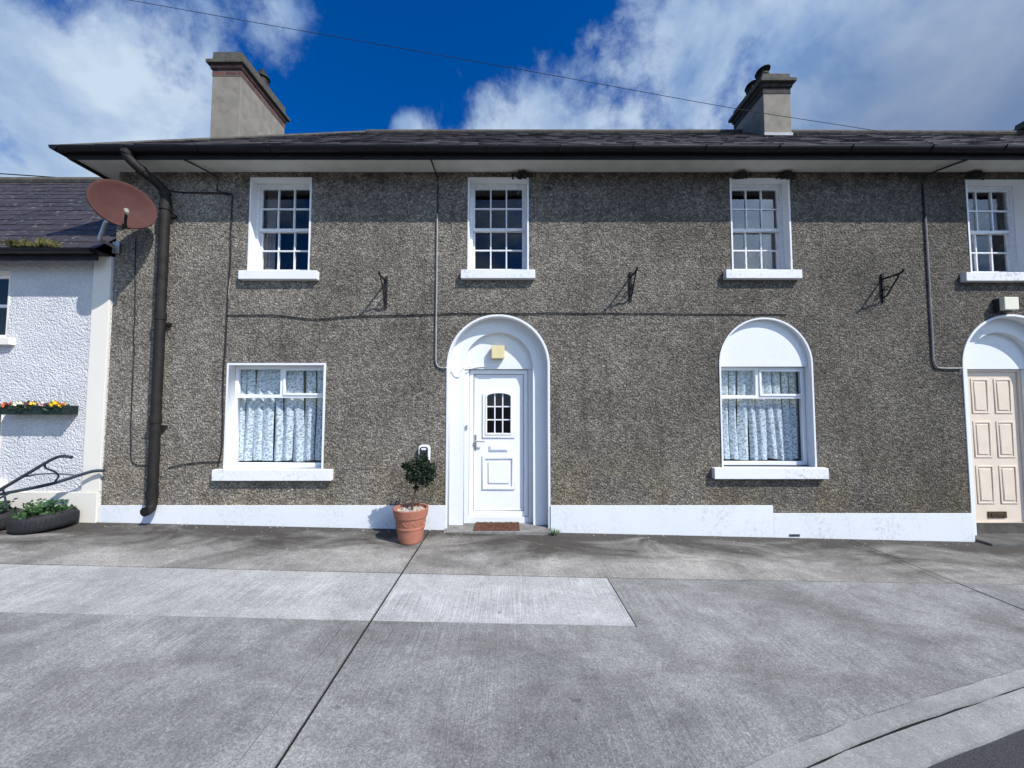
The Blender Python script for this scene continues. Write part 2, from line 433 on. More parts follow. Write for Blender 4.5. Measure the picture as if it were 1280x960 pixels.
# ------------------------------------------------------------------ windows and doors
def reveal_mesh(outline, inner, y1=YW + .16):
    return plate(outline, [inner], YW - .007, y1)
def sill(parent, x0, x1, z1, z0):
    bm = new(); box(bm, x0, x1, YW - .075, YW + .03, z0, z1, .006)
    # sloping top behind, to the frame
    box(bm, x0 + .07, x1 - .07, YW + .03, YW + .17, z1 - .05, z1 + .004)
    return put('sill', bm, 'sill_paint', parent)
def sash_window(house, x0, x1, z0, z1, sx0, sx1, label=None, drape=None):
    w = put('sash_window', reveal_mesh(rect(x0, x1, z0, z1), rect(x0 + .022, x1 - .022, z0 + .005, z1 - .022)), 'white_paint', house)
    if label: w['label'] = label
    sill(w, sx0, sx1, z0 - .012, z0 - .132)
    a0, a1, b0, b1 = x0 + .023, x1 - .023, z0 + .005, z1 - .023
    put('box_frame', plate(rect(a0, a1, b0, b1), [rect(a0 + .034, a1 - .034, b0 + .02, b1 - .034)], YW + .115, YW + .20), 'sash_paint', w)
    gx0, gx1, gz0, gz1 = a0 + .035, a1 - .035, b0 + .021, b1 - .035
    mz = (gz0 + gz1) / 2 - .005
    for nm, zz0, zz1, yy, bt, tp in (('upper_sash', mz - .02, gz1, YW + .135, .04, .035), ('lower_sash', gz0, mz + .02, YW + .168, .055, .04)):
        hole = []
        ix0, ix1, iz0, iz1 = gx0 + .03, gx1 - .03, zz0 + bt, zz1 - tp
        cw = (ix1 - ix0) / 3; ch = (iz1 - iz0) / 2
        for i in range(3):
            for j in range(2):
                hole.append(rect(ix0 + cw * i + (.009 if i else 0), ix0 + cw * (i + 1) - (.009 if i < 2 else 0),
                                 iz0 + ch * j + (.009 if j else 0), iz0 + ch * (j + 1) - (.009 if j < 1 else 0)))
        f = put(nm, plate(rect(gx0, gx1, zz0, zz1), hole, yy, yy + .03), 'sash_paint', w)
        bm = new(); n = 3
        for i in range(3):
            for j in range(2):      # six separate panes, each very slightly out of true
                t1, t2 = random.uniform(-.0012, .0012), random.uniform(-.0012, .0012)
                xa, xb, za, zb = ix0 + cw * i, ix0 + cw * (i + 1), iz0 + ch * j, iz0 + ch * (j + 1)
                bm.faces.new([bm.verts.new(q) for q in ((xa, yy + .016 + t1, za), (xb, yy + .016 - t1, za), (xb, yy + .016 - t1 + t2, zb), (xa, yy + .016 + t1 + t2, zb))])
        put('pane', bm, 'window_glass', w)
    for dx0, dx1 in (drape or []):
        bm = new(); n = 24; prev = None
        for i in range(n + 1):
            x = dx0 + (dx1 - dx0) * i / n; y = YW + .30 + .02 * math.sin(i * 1.9)
            cur = (bm.verts.new((x, y, z0 - .1)), bm.verts.new((x, y, z1)))
            if prev: bm.faces.new((prev[0], cur[0], cur[1], prev[1]))
            prev = cur
        put('curtain', bm, 'drape', w)
    return w
def lace_curtain(parent, x0, x1, z0, z1, y, seed, lean=0.0):
    rr = random.Random(seed); bm = new(); x = x0
    while x < x1 - .02:
        wd = rr.uniform(.085, .15); xe = min(x1, x + wd); n = 22; m = 10
        ph = rr.uniform(0, 6); amp = rr.uniform(.022, .034); dz = rr.uniform(-.012, .012); sw = rr.uniform(-.02, .02) + lean
        rows = []
        for j in range(m + 1):
            t = j / m; row = []
            for i in range(n + 1):
                s = i / n
                xx = x + (xe - x) * s + sw * (1 - t) * (1 - t) + (.012 * math.sin(ph + 4 * t)) + (s - .5) * .02 * (1 - t)
                prof = math.sin(PI * s) * 1.6 - .8
                yy = y - amp * prof * (.6 + .4 * (1 - t)) + .005 * math.sin(9 * s + ph + 3 * t)
                row.append(bm.verts.new((xx, yy, z0 + dz + (z1 - z0 - dz) * t)))
            rows.append(row)
        for a, b in zip(rows, rows[1:]):
            for i in range(n): bm.faces.new((a[i], a[i + 1], b[i + 1], b[i]))
        x = xe + (rr.choice((.002, .003, .01, .022)))
    return put('lace_curtain', bm, 'lace', parent, smooth=True)
def casement(parent, x0, x1, z0, z1, zt, xm, yf):
    """white plastic frame with two top lights over one big light; returns after adding panes"""
    fw = .045
    holes = [rect(x0 + fw, x1 - fw, z0 + fw + .01, zt - .024), rect(x0 + fw, xm - .03, zt + .024, z1 - fw), rect(xm + .03, x1 - fw, zt + .024, z1 - fw)]
    f = put('frame', plate(rect(x0, x1, z0, z1), holes, yf, yf + .06, .006), 'upvc', parent)
    for hx in holes:
        (a, c), (b, _), (_, d) = hx[0], hx[1], hx[2]
        bm = new(); bm.faces.new([bm.verts.new(q) for q in ((a - .012, yf + .02, c - .012), (b + .012, yf + .02, c - .012), (b + .012, yf + .02, d + .012), (a - .012, yf + .02, d + .012))])
        put('pane', bm, 'window_glass', parent)
    # opening sash of the right-hand top light stands proud
    (a, c), (b, _), (_, d) = holes[2][0], holes[2][1], holes[2][2]
    put('top_light_sash', plate(rect(a - .012, b + .012, c - .012, d + .012), [rect(a + .018, b - .018, c + .018, d - .018)], yf - .014, yf + .004, .004), 'upvc', parent)
    return f
def arch_ring(cx, r0, r1, z0, zs, y0, y1, bev=0.0):
    """open-bottomed arch band between radii r0 > r1"""
    n = 40
    o = [(cx + r0, z0)] + [(cx + r0 * math.cos(PI * i / n), zs + r0 * math.sin(PI * i / n)) for i in range(n + 1)] + [(cx - r0, z0)]
    i_ = [(cx - r1, z0)] + [(cx - r1 * math.cos(PI * i / n), zs + r1 * math.sin(PI * i / n)) for i in range(n + 1)] + [(cx + r1, z0)]
    return plate(o + i_, [], y0, y1, bev)
def doorway(house, cx, r, zs, zb, ztop, hw):
    """recessed round-headed surround: rim, flat band, tympanum; hw = half width of door frame opening"""
    bm = new()
    add(bm, arch_ring(cx, r, r - .032, zb, zs, YW - .010, YW + .128, .005))
    add(bm, arch_ring(cx, r - .03, .478, zb, zs, YW + .128, YW + .27))
    # tympanum and narrow side strips, set further back
    add(bm, plate(arch(cx, .4785, zb, zs), [rect(cx - hw, cx + hw, zb - .0, ztop)] if False else [], YW + .30, YW + .301)) if False else None
    s = put('door_surround', bm, 'white_paint', house)
    n = 40
    out = [(cx - .49, ztop), (cx + .49, ztop)] + [(cx + .49 * math.cos(PI * i / n), zs + .49 * math.sin(PI * i / n)) for i in range(n + 1)]
    put('tympanum', plate(out, [], YW + .20, YW + .266), 'white_paint', s)
    bm = new()
    box(bm, cx - .4775, cx - hw, YW + .215, YW + .265, zb, ztop - .002); box(bm, cx + hw, cx + .4775, YW + .215, YW + .265, zb, ztop - .002)
    put('jamb', bm, 'white_paint', s)
    return s

# ------------------------------------------------------------------ the two terraced houses
X0, XP, X1 = -5.46, 4.46, 11.0
ZT = 4.945
house = thing('terraced_house', 'grey pebbledash terraced house with a white front door and a round-headed window', 'house', (-.5, YW, 0))
house_b = thing('terraced_house', 'grey pebbledash terraced house with a panelled cream front door, cut by the right edge', 'house', (7.7, YW, 0))
D1, R1, ZS = -.188, .70, 2.245
D2 = 6.80
AW, RA, ZSA = 3.44, .634, 2.267
SW = [(-3.635, -2.78, 3.545, 4.868), (-.613, .232, 3.555, 4.868), (3.022, 3.852, 3.555, 4.858), (6.295, 7.13, 3.52, 4.835)]
openings_a = [rect(*SW[0]), rect(*SW[1]), rect(*SW[2]), rect(-3.862, -2.522, .86, 2.278), arch(AW, RA, .88, ZSA), arch(D1, R1, -.3, ZS)]
openings_b = [rect(*SW[3]), arch(D2, R1, -.3, ZS), rect(9.0, 10.3, .8, 2.2)]
def shell(bm, x0, x1, holes, left, right):
    add(bm, plate(rect(x0, x1, -.55, ZT), holes, YW, YW + .305))
    box(bm, x0, x1, 9.5, 9.8, -.55, ZT)
    if left: box(bm, x0, x0 + .3, YW + .31, 9.495, -.55, ZT)
    if right: box(bm, x1 - .3, x1, YW + .31, 9.495, -.55, ZT)
    return bm
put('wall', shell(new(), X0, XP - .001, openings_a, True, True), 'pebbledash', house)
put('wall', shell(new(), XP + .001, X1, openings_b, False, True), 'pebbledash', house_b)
for hs, a, b in ((house, X0 + .31, XP - .32), (house_b, XP + .01, X1 - .32)):
    bm = new(); box(bm, a, b, YW + .33, 9.48, 2.75, 2.95); put('upper_floor', bm, 'room', hs)
    bm = new(); box(bm, a, b, YW + 1.9, YW + 2.0, 2.96, ZT - .01); box(bm, a, b, YW + 1.9, YW + 2.0, -.2, 2.74); put('partition', bm, 'room', hs)

# plinths: each stretch follows the slope at its foot, sunk into the ground
def plinth(house, x0, x1, zt):
    bm = new(); box(bm, x0, x1, YW - .024, YW + .01, -.5, zt)
    return put('plinth', bm, 'plinth_paint', house)
plinth(house, X0 - .01, D1 - R1 - .001, .377)
plinth(house, D1 + R1 + .001, 3.46, .377)
plinth(house, 3.462, XP - .001, .273)
plinth(house_b, XP + .001, D2 - R1 - .001, .273)
plinth(house_b, D2 + R1 + .001, X1, .273)
bm = new()
for i in range(3): box(bm, 3.66, 3.80, YW - .03, YW - .02, -.022 + i * .011, -.016 + i * .011)
put('air_vent', bm, 'cast_iron', house)

# roof
EY, EZ, RY, RZ = 4.80, 5.035, 7.30, 7.04
HX, HA = -5.86, -2.85
BY = 2 * RY - EY
def roof_strip(bm, pf, n, thick=.012):
    """courses of slates lapping over the next, each slate lying a little unevenly; pf(t) -> (left, right) at height fraction t"""
    rr = random.Random(n)
    for i in range(n):
        t0, t1 = i / n, min(1, (i + 1.25) / n)
        a, b = pf(t0); c, d = pf(t1)
        nrm = (b - a).cross(c - a).normalized()
        if nrm.z < 0: nrm = -nrm
        m = max(2, int((b - a).length / .27)); prev = None
        for j in range(m):
            u0, u1 = j / m, (j + 1) / m
            h = thick * rr.uniform(.4, 1.0); h2 = thick * rr.uniform(.4, 1.0); dn = (a - c).normalized() * rr.choice((0, 0, 0, .006, .012, -.008))
            p, q_ = a.lerp(b, u0) + dn, a.lerp(b, u1) + dn
            q = [bm.verts.new(v) for v in (p + nrm * h, q_ + nrm * h2, c.lerp(d, u1), c.lerp(d, u0))]
            lo = [bm.verts.new(v) for v in (p, q_)]
            bm.faces.new(q); bm.faces.new((lo[0], lo[1], q[1], q[0]))
V = Vector
def lerp(a, b, t): return a + (b - a) * t
bm = new()
roof_strip(bm, lambda t: (lerp(V((HX, EY, EZ)), V((HA, RY, RZ)), t), lerp(V((XP, EY, EZ)), V((XP, RY, RZ)), t)), 13, .02)
roof_strip(bm, lambda t: (lerp(V((XP, BY, EZ)), V((XP, RY, RZ)), t), lerp(V((HX, BY, EZ)), V((HA, RY, RZ)), t)), 13, .02)
roof_strip(bm, lambda t: (lerp(V((HX, BY, EZ)), V((HA, RY, RZ)), t), lerp(V((HX, EY, EZ)), V((HA, RY, RZ)), t)), 13, .02)
roof = put('roof', bm, 'slate', house)
bm = new(); tube(bm, [(HA, RY, RZ + .0), (XP - .01, RY, RZ + .0)], .06, 10)
put('ridge_tiles', bm, 'cement_dark', roof)
bm = new(); tube(bm, [(HX + .02, EY + .02, EZ + .012), (HA, RY, RZ + .012)], .032, 8); tube(bm, [(HX + .02, BY - .02, EZ + .012), (HA, RY, RZ + .012)], .032, 8)
put('hip_tiles', bm, 'cement_dark', roof)
bm = new()
roof_strip(bm, lambda t: (lerp(V((XP + .002, EY, EZ)), V((XP + .002, RY, RZ)), t), lerp(V((X1 + .4, EY, EZ - .03)), V((X1 + .4, RY, RZ - .03)), t)), 13, .02)
roof_strip(bm, lambda t: (lerp(V((X1 + .4, BY, EZ - .03)), V((X1 + .4, RY, RZ - .03)), t), lerp(V((XP + .002, BY, EZ)), V((XP + .002, RY, RZ)), t)), 13, .02)
bm.faces.new([bm.verts.new(p) for p in ((X1 + .38, EY, EZ - .03), (X1 + .38, BY, EZ - .03), (X1 + .38, RY, RZ - .03))])
roof_b = put('roof', bm, 'slate', house_b)
bm = new(); tube(bm, [(XP + .01, RY, RZ), (X1 + .4, RY, RZ - .03)], .06, 10); put('ridge_tiles', bm, 'cement_dark', roof_b)
# eaves: flat boarded soffit, fascia, half-round gutter
def eaves(hs, x0, x1, hip, drop):
    bm = new(); box(bm, x0 + (.10 if hip else 0), x1, 4.875, YW + .30, ZT + .003, ZT + .03)
    if hip: box(bm, x0 + .10, X0 + .3, YW + .303, 9.6, ZT + .003, ZT + .03)
    put('soffit', bm, 'soffit_paint', hs)
    bm = new(); box(bm, x0 + (.08 if hip else 0), x1, 4.85, 4.874, 4.908, 5.03)
    if hip: box(bm, x0 + .075, x0 + .099, 4.876, 9.7, 4.908, 5.03)
    put('fascia', bm, 'fascia_paint', hs)
    bm = new()
    def half(p0, p1, out):
        n = 10; A, B = [], []
        for i in range(n + 1):
            a = PI * i / n
            for L, p in ((A, p0), (B, p1)):
                L.append(bm.verts.new(V(p) + V(out) * (-.058 * math.cos(a) + .058) + V((0, 0, -.062 * math.sin(a)))))
        for i in range(n): bm.faces.new((A[i], A[i + 1], B[i + 1], B[i]))
        for i in range(n):
            pass
        bm.faces.new(A); bm.faces.new(B[::-1])
    half((x0, 4.849, 5.02), (x1, 4.849, 5.02 - drop), (0, -1, 0))
    if hip: half((x0 + .074, 4.735, 5.02), (x0 + .074, 9.7, 5.02), (-1, 0, 0))
    gt = put('gutter', bm, 'black_gutter', hs)
    x = x0 + .9
    while x < x1:
        bm = new()
        pts = [(x, 4.849 - .062 + .064 * math.cos(a), 5.018 - .064 * math.sin(a)) for a in [PI * i / 8 for i in range(9)]]
        tube(bm, pts, .007, 6); x += .93
        put('gutter_bracket', bm, 'black_gutter', gt)
eaves(house, HX, XP - .001, True, .0)
eaves(house_b, XP + .001, X1 + .35, False, .02)

# chimneys
def chimney(hs, x0, x1, y0, y1, zb, z1, z2, z3, pots, brickmat, label):
    bm = new(); box(bm, x0, x1, y0, y1, zb, z1, .01)
    c = put('chimney', bm, 'cement', hs); c['label'] = label
    bm = new(); box(bm, x0 - .004, x1 + .004, y0 - .004, y1 + .004, z1 + .001, z1 + (z2 - z1) * .62)
    box(bm, x0 - .025, x1 + .025, y0 - .025, y1 + .025, z1 + (z2 - z1) * .62 + .001, z2)
    put('brick_course', bm, brickmat, c)
    bm = new(); o = .075
    box(bm, x0 - o, x1 + o, y0 - o, y1 + o, z2 + .001, z2 + .06, .008)
    rs = []
    for q, z in ((-.01, z2 + .061), (.0, z3 - .03), (.05, z3)):
        rs.append([bm.verts.new(p) for p in ((x0 + q, y0 + q, z), (x1 - q, y0 + q, z), (x1 - q, y1 - q, z), (x0 + q, y1 - q, z))])
    for a, b in zip(rs, rs[1:]):
        for i in range(4): bm.faces.new((a[i], a[(i + 1) % 4], b[(i + 1) % 4], b[i]))
    bm.faces.new(rs[-1])
    put('cap', bm, 'cement_dark', c)
    for (px, py, h, tilt) in pots:
        bm = new()
        if tilt is None:      # short plain stub
            lathe(bm, [(.0, z3 - .02), (.1, z3 - .02), (.085, z3 + h), (.07, z3 + h), (.07, z3)], px, py, 20)
        elif tilt == 'cone':  # pot under a pointed hood
            lathe(bm, [(.11, z3 - .02), (.1, z3 + h), (.13, z3 + h + .01), (.125, z3 + h + .03), (.005, z3 + h + .24)], px, py, 24)
        else:
            lathe(bm, [(.11, z3 - .02), (.095, z3 + h), (.105, z3 + h + .01), (.105, z3 + h + .04), (.08, z3 + h + .04), (.08, z3)], px, py, 24)
            q = bmesh.ops.create_cone(bm, cap_ends=True, segments=28, radius1=.135, radius2=.11, depth=.03)
            bmesh.ops.transform(bm, verts=q['verts'], matrix=Matrix.Translation((px, py, z3 + h + .12)) @ Matrix.Rotation(R(tilt), 4, 'Y') @ Matrix.Rotation(R(-10), 4, 'X'))
            for k in range(3):
                a = k * 2.1; tube(bm, [(px + .09 * math.cos(a), py + .09 * math.sin(a), z3 + h), (px + .1 * math.cos(a), py + .1 * math.sin(a), z3 + h + .11)], .008, 6)
        put('chimney_pot', bm, 'cement_dark' if tilt is None else 'cast_iron', c, smooth=False)
    return c
chimney(house, -5.28, -4.775, 6.5, 7.8, 5.3, 7.49, 7.69, 7.97, [(-4.95, 6.72, .07, None), (-4.9, 7.25, .12, 'cone')], 'chimney_brick', 'tall cement chimney with a brick band and no tall pots')
c2 = chimney(house, 4.485, 4.97, 6.6, 7.5, 6.0, 7.25, 7.44, 7.66, [(4.70, 6.92, .18, -14), (4.72, 7.27, .2, -14)], 'soot_brick', 'cement chimney with two capped pots')
bm = new(); box(bm, 4.475, 4.98, 6.585, 6.598, 6.42, 6.53); put('flashing', bm, 'lead', c2)
chimney(house_b, 10.16, 10.64, 6.6, 7.5, 6.0, 6.98, 7.17, 7.36, [(10.4, 6.95, .2, -10)], 'soot_brick', 'dark chimney beyond the far end of the roof')

# upper sash windows
sash_window(house, *SW[0], -3.705, -2.645, drape=[(-3.58, -3.46)])
sash_window(house, *SW[1], -.694, .314)
sash_window(house, *SW[2], 2.90, 3.93, drape=[(3.66, 3.86)])
sash_window(house_b, *SW[3], 6.15, 7.25)
# ground-floor rectangular window
w = put('casement_window', reveal_mesh(rect(-3.862, -2.522, .86, 2.278), rect(-3.835, -2.549, .862, 2.251)), 'white_paint', house)
w['label'] = 'square-headed casement window with white lace curtain'
sill(w, -3.96, -2.388, .856, .712)
casement(w, -3.834, -2.55, .863, 2.25, 1.83, -3.18, YW + .118)
lace_curtain(w, -3.86, -2.55, .93, 2.25, YW + .22, 3)
# ground-floor arched window
w = put('casement_window', plate(arch(AW, RA, .88, ZSA), [arch(AW, RA - .022, .882, ZSA)], YW - .012, YW + .16), 'white_paint', house)
w['label'] = 'round-headed window with lace curtain and plain white tympanum'
n = 40; rr = RA - .023
put('tympanum', plate([(AW - rr, 2.236), (AW + rr, 2.236)] + [(AW + rr * math.cos(PI * i / n), ZSA + rr * math.sin(PI * i / n)) for i in range(n + 1)], [], YW + .052, YW + .20), 'white_paint', w)
sill(w, 2.672, 4.177, .878, .735)
casement(w, AW - rr + .001, AW + rr - .001, .883, 2.233, 1.82, 3.40, YW + .118)
lace_curtain(w, 2.84, 4.02, .95, 2.225, YW + .22, 11, .01)
# hidden ground-floor window of the right-hand house
w = put('casement_window', reveal_mesh(rect(9.0, 10.3, .8, 2.2), rect(9.022, 10.278, .802, 2.178)), 'white_paint', house_b)
sill(w, 8.9, 10.4, .796, .66)
casement(w, 9.023, 10.277, .803, 2.177, 1.76, 9.6, YW + .135)
lace_curtain(w, 9.05, 10.25, .87, 2.15, YW + .30, 5)

# white door
sur = doorway(house, D1, R1, ZS, .05, 2.215, .418)
bm = new(); box(bm, D1 - .417, D1 + .417, YW + .225, YW + .36, .05, .158)
put('threshold', bm, 'white_paint', sur)
YD = YW + .295
fr = put('door_frame', plate(rect(D1 - .413, D1 + .413, .163, 2.209), [rect(D1 - .357, D1 + .357, .230, 2.147)], YW + .25, YW + .32, .006), 'upvc', house)
bm = new()
add(bm, plate(rect(D1 - .349, D1 + .349, .238, 2.139), [low_arch(D1 - .168, D1 + .168, 1.312, 1.825, .05)], YD - .018, YD + .03, .004))
gk = new(); box(gk, D1 - .36, D1 + .36, YD + .031, YD + .036, .22, 1.30); box(gk, D1 - .36, D1 + .36, YD + .031, YD + .036, 1.88, 2.15); box(gk, D1 - .36, D1 - .17, YD + .031, YD + .036, 1.301, 1.879); box(gk, D1 + .17, D1 + .36, YD + .031, YD + .036, 1.301, 1.879)
put('gasket', gk, 'plastic_dark', fr)
gk = plate(rect(D1 - .4178, D1 + .4178, .157, 2.2145), [rect(D1 - .40, D1 + .40, .17, 2.2)], YW + .262, YW + .30); put('gasket', gk, 'plastic_dark', fr)
door = put('front_door', bm, 'upvc', house); door['label'] = 'white plastic front door with arched nine-pane light'
bm = new()
# slab rebate line: sash frame of the leaf
add(bm, plate(rect(D1 - .349, D1 + .349, .238, 2.139), [rect(D1 - .335, D1 + .335, .253, 2.125)], YD - .030, YD - .0175, .003))
add(bm, plate(low_arch(D1 - .23, D1 + .23, 1.244, 1.86, .065), [low_arch(D1 - .168, D1 + .168, 1.312, 1.825, .05)], YD - .034, YD - .0175, .007))
add(bm, plate(low_arch(D1 - .19, D1 + .19, 1.288, 1.84, .055), [low_arch(D1 - .168, D1 + .168, 1.312, 1.825, .05)], YD - .042, YD - .034, .004))
put('glazing_moulding', bm, 'upvc', door)
bm = new()
for i in (1, 2): box(bm, D1 - .168 + .112 * i - .008, D1 - .168 + .112 * i + .008, YD - .012, YD, 1.312, 1.874)
for i in (1, 2): box(bm, D1 - .168, D1 + .168, YD - .0125, YD - .0005, 1.312 + .187 * i - .008, 1.312 + .187 * i + .008)
put('glazing_bars', bm, 'upvc', door)
bm = new(); bm.faces.new([bm.verts.new(q) for q in ((D1 - .17, YD + .004, 1.31), (D1 + .17, YD + .004, 1.31), (D1 + .17, YD + .004, 1.88), (D1 - .17, YD + .004, 1.88))])
put('pane', bm, 'door_glass', door)
bm = new()
add(bm, plate(rect(D1 - .23, D1 + .23, .523, .995), [rect(D1 - .185, D1 + .185, .568, .95)], YD - .036, YD - .0175, .008))
add(bm, plate(rect(D1 - .145, D1 + .145, .61, .908), [], YD - .032, YD - .0175, .007))
put('lower_panel', bm, 'upvc', door)
bm = new(); box(bm, D1 - .131, D1 + .131, YD - .034, YD - .0175, 1.063, 1.142, .006); box(bm, D1 - .112, D1 + .112, YD - .04, YD - .034, 1.078, 1.126, .002)
put('letterplate', bm, 'upvc', door)
bm = new(); hx = D1 - .327
box(bm, hx - .015, hx + .015, YD - .034, YD - .0265, 1.07, 1.29, .004)
tube(bm, smooth_path([(hx, YD - .03, 1.2), (hx, YD - .075, 1.2), (hx + .03, YD - .08, 1.2), (hx + .13, YD - .08, 1.195)]), .010, 10)
tube(bm, [(hx, YD - .03, 1.12), (hx, YD - .045, 1.12)], .012, 10)
put('handle', bm, 'steel', door, smooth=False)
bm = new(); box(bm, D1 - .458, D1 - .435, YW + .195, YW + .215, 1.37, 1.43, .003)
put('bell_push', bm, 'steel', sur)
def stepm(bm, x0, x1, y0, y1, zt, b=.01): box(bm, x0, x1, y0, y1, -.3, zt, b)
bm = new(); stepm(bm, D1 - .70, D1 + .695, 5.06, YW + .222, .078); put('doorstep', bm, 'step_stone', house)
# cream door
sur2 = doorway(house_b, D2, R1, ZS, -.2, 2.215, .405)
bm = new(); box(bm, D2 - .404, D2 + .404, YW + .225, YW + .36, -.2, .075); put('threshold', bm, 'cement_dark', sur2)
put('door_frame', plate(rect(D2 - .404, D2 + .404, .077, 2.213), [rect(D2 - .372, D2 + .372, .0775, 2.18)], YW + .238, YW + .32, .004), 'door_cream', house_b)
bm = new()
YE = YW + .262
box(bm, D2 - .37, D2 + .37, YE, YE + .04, .08, 2.178, .003)
door2 = put('front_door', bm, 'door_cream', house_b); door2['label'] = 'cream painted wooden door with six raised panels'
bm = new()
for a, b in ((-.285, -.04), (.04, .285)):
    for c, d in ((.33, .86), (.97, 1.48), (1.59, 2.08)):
        add(bm, plate(rect(D2 + a, D2 + b, c, d), [rect(D2 + a + .024, D2 + b - .024, c + .024, d - .024)], YE - .010, YE + .001, .005))
        add(bm, plate(rect(D2 + a + .045, D2 + b - .045, c + .045, d - .045), [], YE - .011, YE + .001, .006))
put('door_panels', bm, 'door_cream', door2)
bm = new(); box(bm, D2 - .155, D2 + .1, YE - .014, YE - .001, .135, .225, .004); box(bm, D2 - .12, D2 + .065, YE - .02, YE - .014, .16, .2, .003)
put('letterplate', bm, 'brass_dark', door2)
bm = new(); stepm(bm, D2 - .66, D2 + .7, 5.02, YW + .222, -.06, .02); put('doorstep', bm, 'step_dark', house_b)

# downpipe with swan neck
bm = new(); yp = YW - .105; xp = -4.705
bm2 = smooth_path([(-4.94, 4.79, 4.98), (-4.94, 4.795, 4.90), (-4.86, 4.87, 4.79), (-4.76, 5.02, 4.68), (-4.715, yp, 4.58), (xp, yp, 4.42)], 5)
tube(bm, bm2, .056, 14); tube(bm, [(xp, yp, 4.45), (xp + .005, yp, .48), (xp + .005, yp, .42), (xp + .005, yp - .02, .365), (xp + .005, yp - .06, .345), (xp + .005, yp - .1, .343)], .058, 16, cap=False)
dp = put('downpipe', bm, 'cast_iron', house, smooth=True)
for z in (4.40, 2.9, 1.52, .54):
    bm = new(); tube(bm, [(xp, yp, z - .05), (xp, yp, z + .05)], .068, 16); put('pipe_collar', bm, 'cast_iron', dp)
for p, q in zip(bm2[1::9], bm2[2::9]):
    bm = new(); tube(bm, [p, p + (q - p).normalized() * .05], .066, 14); put('pipe_collar', bm, 'cast_iron', dp)
for z in (4.30, 2.80, 1.42):
    bm = new(); box(bm, xp - .085, xp + .075, YW - .05, YW - .001, z - .02, z + .02); put('pipe_bracket', bm, 'cast_iron', dp)
bm = new(); tube(bm, [(xp + .005, yp - .06, .345), (xp + .005, yp - .094, .343)], .048, 14); put('pipe_mouth', bm, 'joint', dp)

# cables clipped to the wall
def cable(hs, pts, r, mat, jit=.006, k=5):
    out = [V(p) for p in pts]; q = []
    for a, b in zip(out, out[1:]):
        n = max(1, int((b - a).length / .22))
        for i in range(n): q.append(lerp(a, b, i / n) + V((random.uniform(-jit, jit), 0, random.uniform(-jit, jit))))
    q.append(out[-1])
    bm = new(); tube(bm, smooth_path(q, 3), r, 6)
    return put('cable', bm, mat, hs)
yc = YW - .012
cable(house, [(-4.32, 4.9, 4.93), (-4.10, yc, 4.86), (-4.08, yc, 4.68), (-3.9, yc, 4.63), (-3.868, yc, 4.55), (-3.87, yc, 3.8), (-3.885, yc, 2.93), (-3.90, yc, 2.0), (-3.885, yc, 1.1), (-3.93, yc, .90)], .010, 'cable_black')
cable(house, [(-4.9, yc, 4.70), (-4.6, yc, 4.655), (-4.08, yc, 4.64), (-3.9, yc, 4.62)], .010, 'cable_black', .004)
cable(house, [(-3.88, yc, 2.93), (-3.2, yc, 2.93), (-2.7, yc, 2.88), (-2.3, yc, 2.905), (-1.04, yc, 2.95), (0.5, yc, 2.962), (2.3, yc, 2.955), (3.75, yc, 2.945)], .007, 'cable_black', .006)
cable(house, [(-5.18, yc, 4.0), (-5.12, yc, 2.2), (-5.12, yc, 1.5), (-5.08, yc, .94), (-4.85, yc, .90)], .006, 'cable_black', .008)
cable(house, [(-4.6, yc, .87), (-4.45, yc, .90), (-4.2, yc, .94), (-3.88, yc, .955)], .006, 'cable_black', .006)
cable(house, [(-3.86, yc, 3.44), (-3.885, yc, 3.0)], .005, 'conduit_grey', .003)
cable(house, [(-1.06, 4.9, 4.925), (-1.03, yc, 4.85), (-1.028, yc, 4.7), (-1.03, yc, 4.3)], .010, 'cable_black', .006)
cable(house, [(-1.03, YW - .016, 4.35), (-1.031, YW - .016, 2.33), (-1.01, YW - .016, 2.24), (-.95, YW - .016, 2.21), (-.89, YW - .03, 2.21)], .012, 'conduit_grey', .001)
cable(house, [(-.89, YW - .03, 2.215), (-.84, YW + .10, 2.20), (-.80, YW + .12, 2.12), (-.74, YW + .12, 2.10), (-.70, YW + .12, 2.17), (-.66, YW + .12, 2.235), (-.52, YW + .19, 2.235), (-.3, YW + .19, 2.26)], .008, 'plastic_white', .002)
cable(house_b, [(5.98, 4.88, 4.93), (5.73, yc, 4.88), (5.70, yc, 4.7), (5.70, yc, 4.28)], .012, 'cable_black', .004)
cable(house_b, [(5.703, YW - .016, 4.3), (5.705, YW - .016, 2.33), (5.73, YW - .016, 2.24), (5.80, YW - .016, 2.205), (6.09, YW - .016, 2.205)], .012, 'conduit_grey', .002)

# ------------------------------------------------------------------ neighbouring white house
nb = thing('cottage', 'low white roughcast cottage with a purple slate roof at the left edge', 'house', (-8.5, YW, .2))
NX0, NX1 = -12.5, -5.475
NT = 3.74
bm = new()
add(bm, plate(rect(NX0, NX1 - .002, -.3, NT), [rect(-7.8, -6.875, 2.62, 3.55), rect(-7.75, -6.86, .72, 1.75)], YW + .002, YW + .3))
box(bm, NX0, NX1 - .002, 9.5, 9.8, -.3, NT); box(bm, NX0, NX0 + .3, YW + .31, 9.495, -.3, NT)
bm.faces.new([bm.verts.new(p) for p in ((NX0, YW, NT), (NX0, 9.8, NT), (NX0, 7.3, 6.0))])
put('wall', bm, 'roughcast', nb)
bm = new(); box(bm, -5.715, NX1 - .004, YW - .03, YW, .56, NT, .004); put('quoin', bm, 'cream_paint', nb)
bm = new(); box(bm, NX0, NX1 - .012, YW - .045, YW + .001, -.3, .558, .005); put('plinth', bm, 'cream_paint', nb)
bm = new()
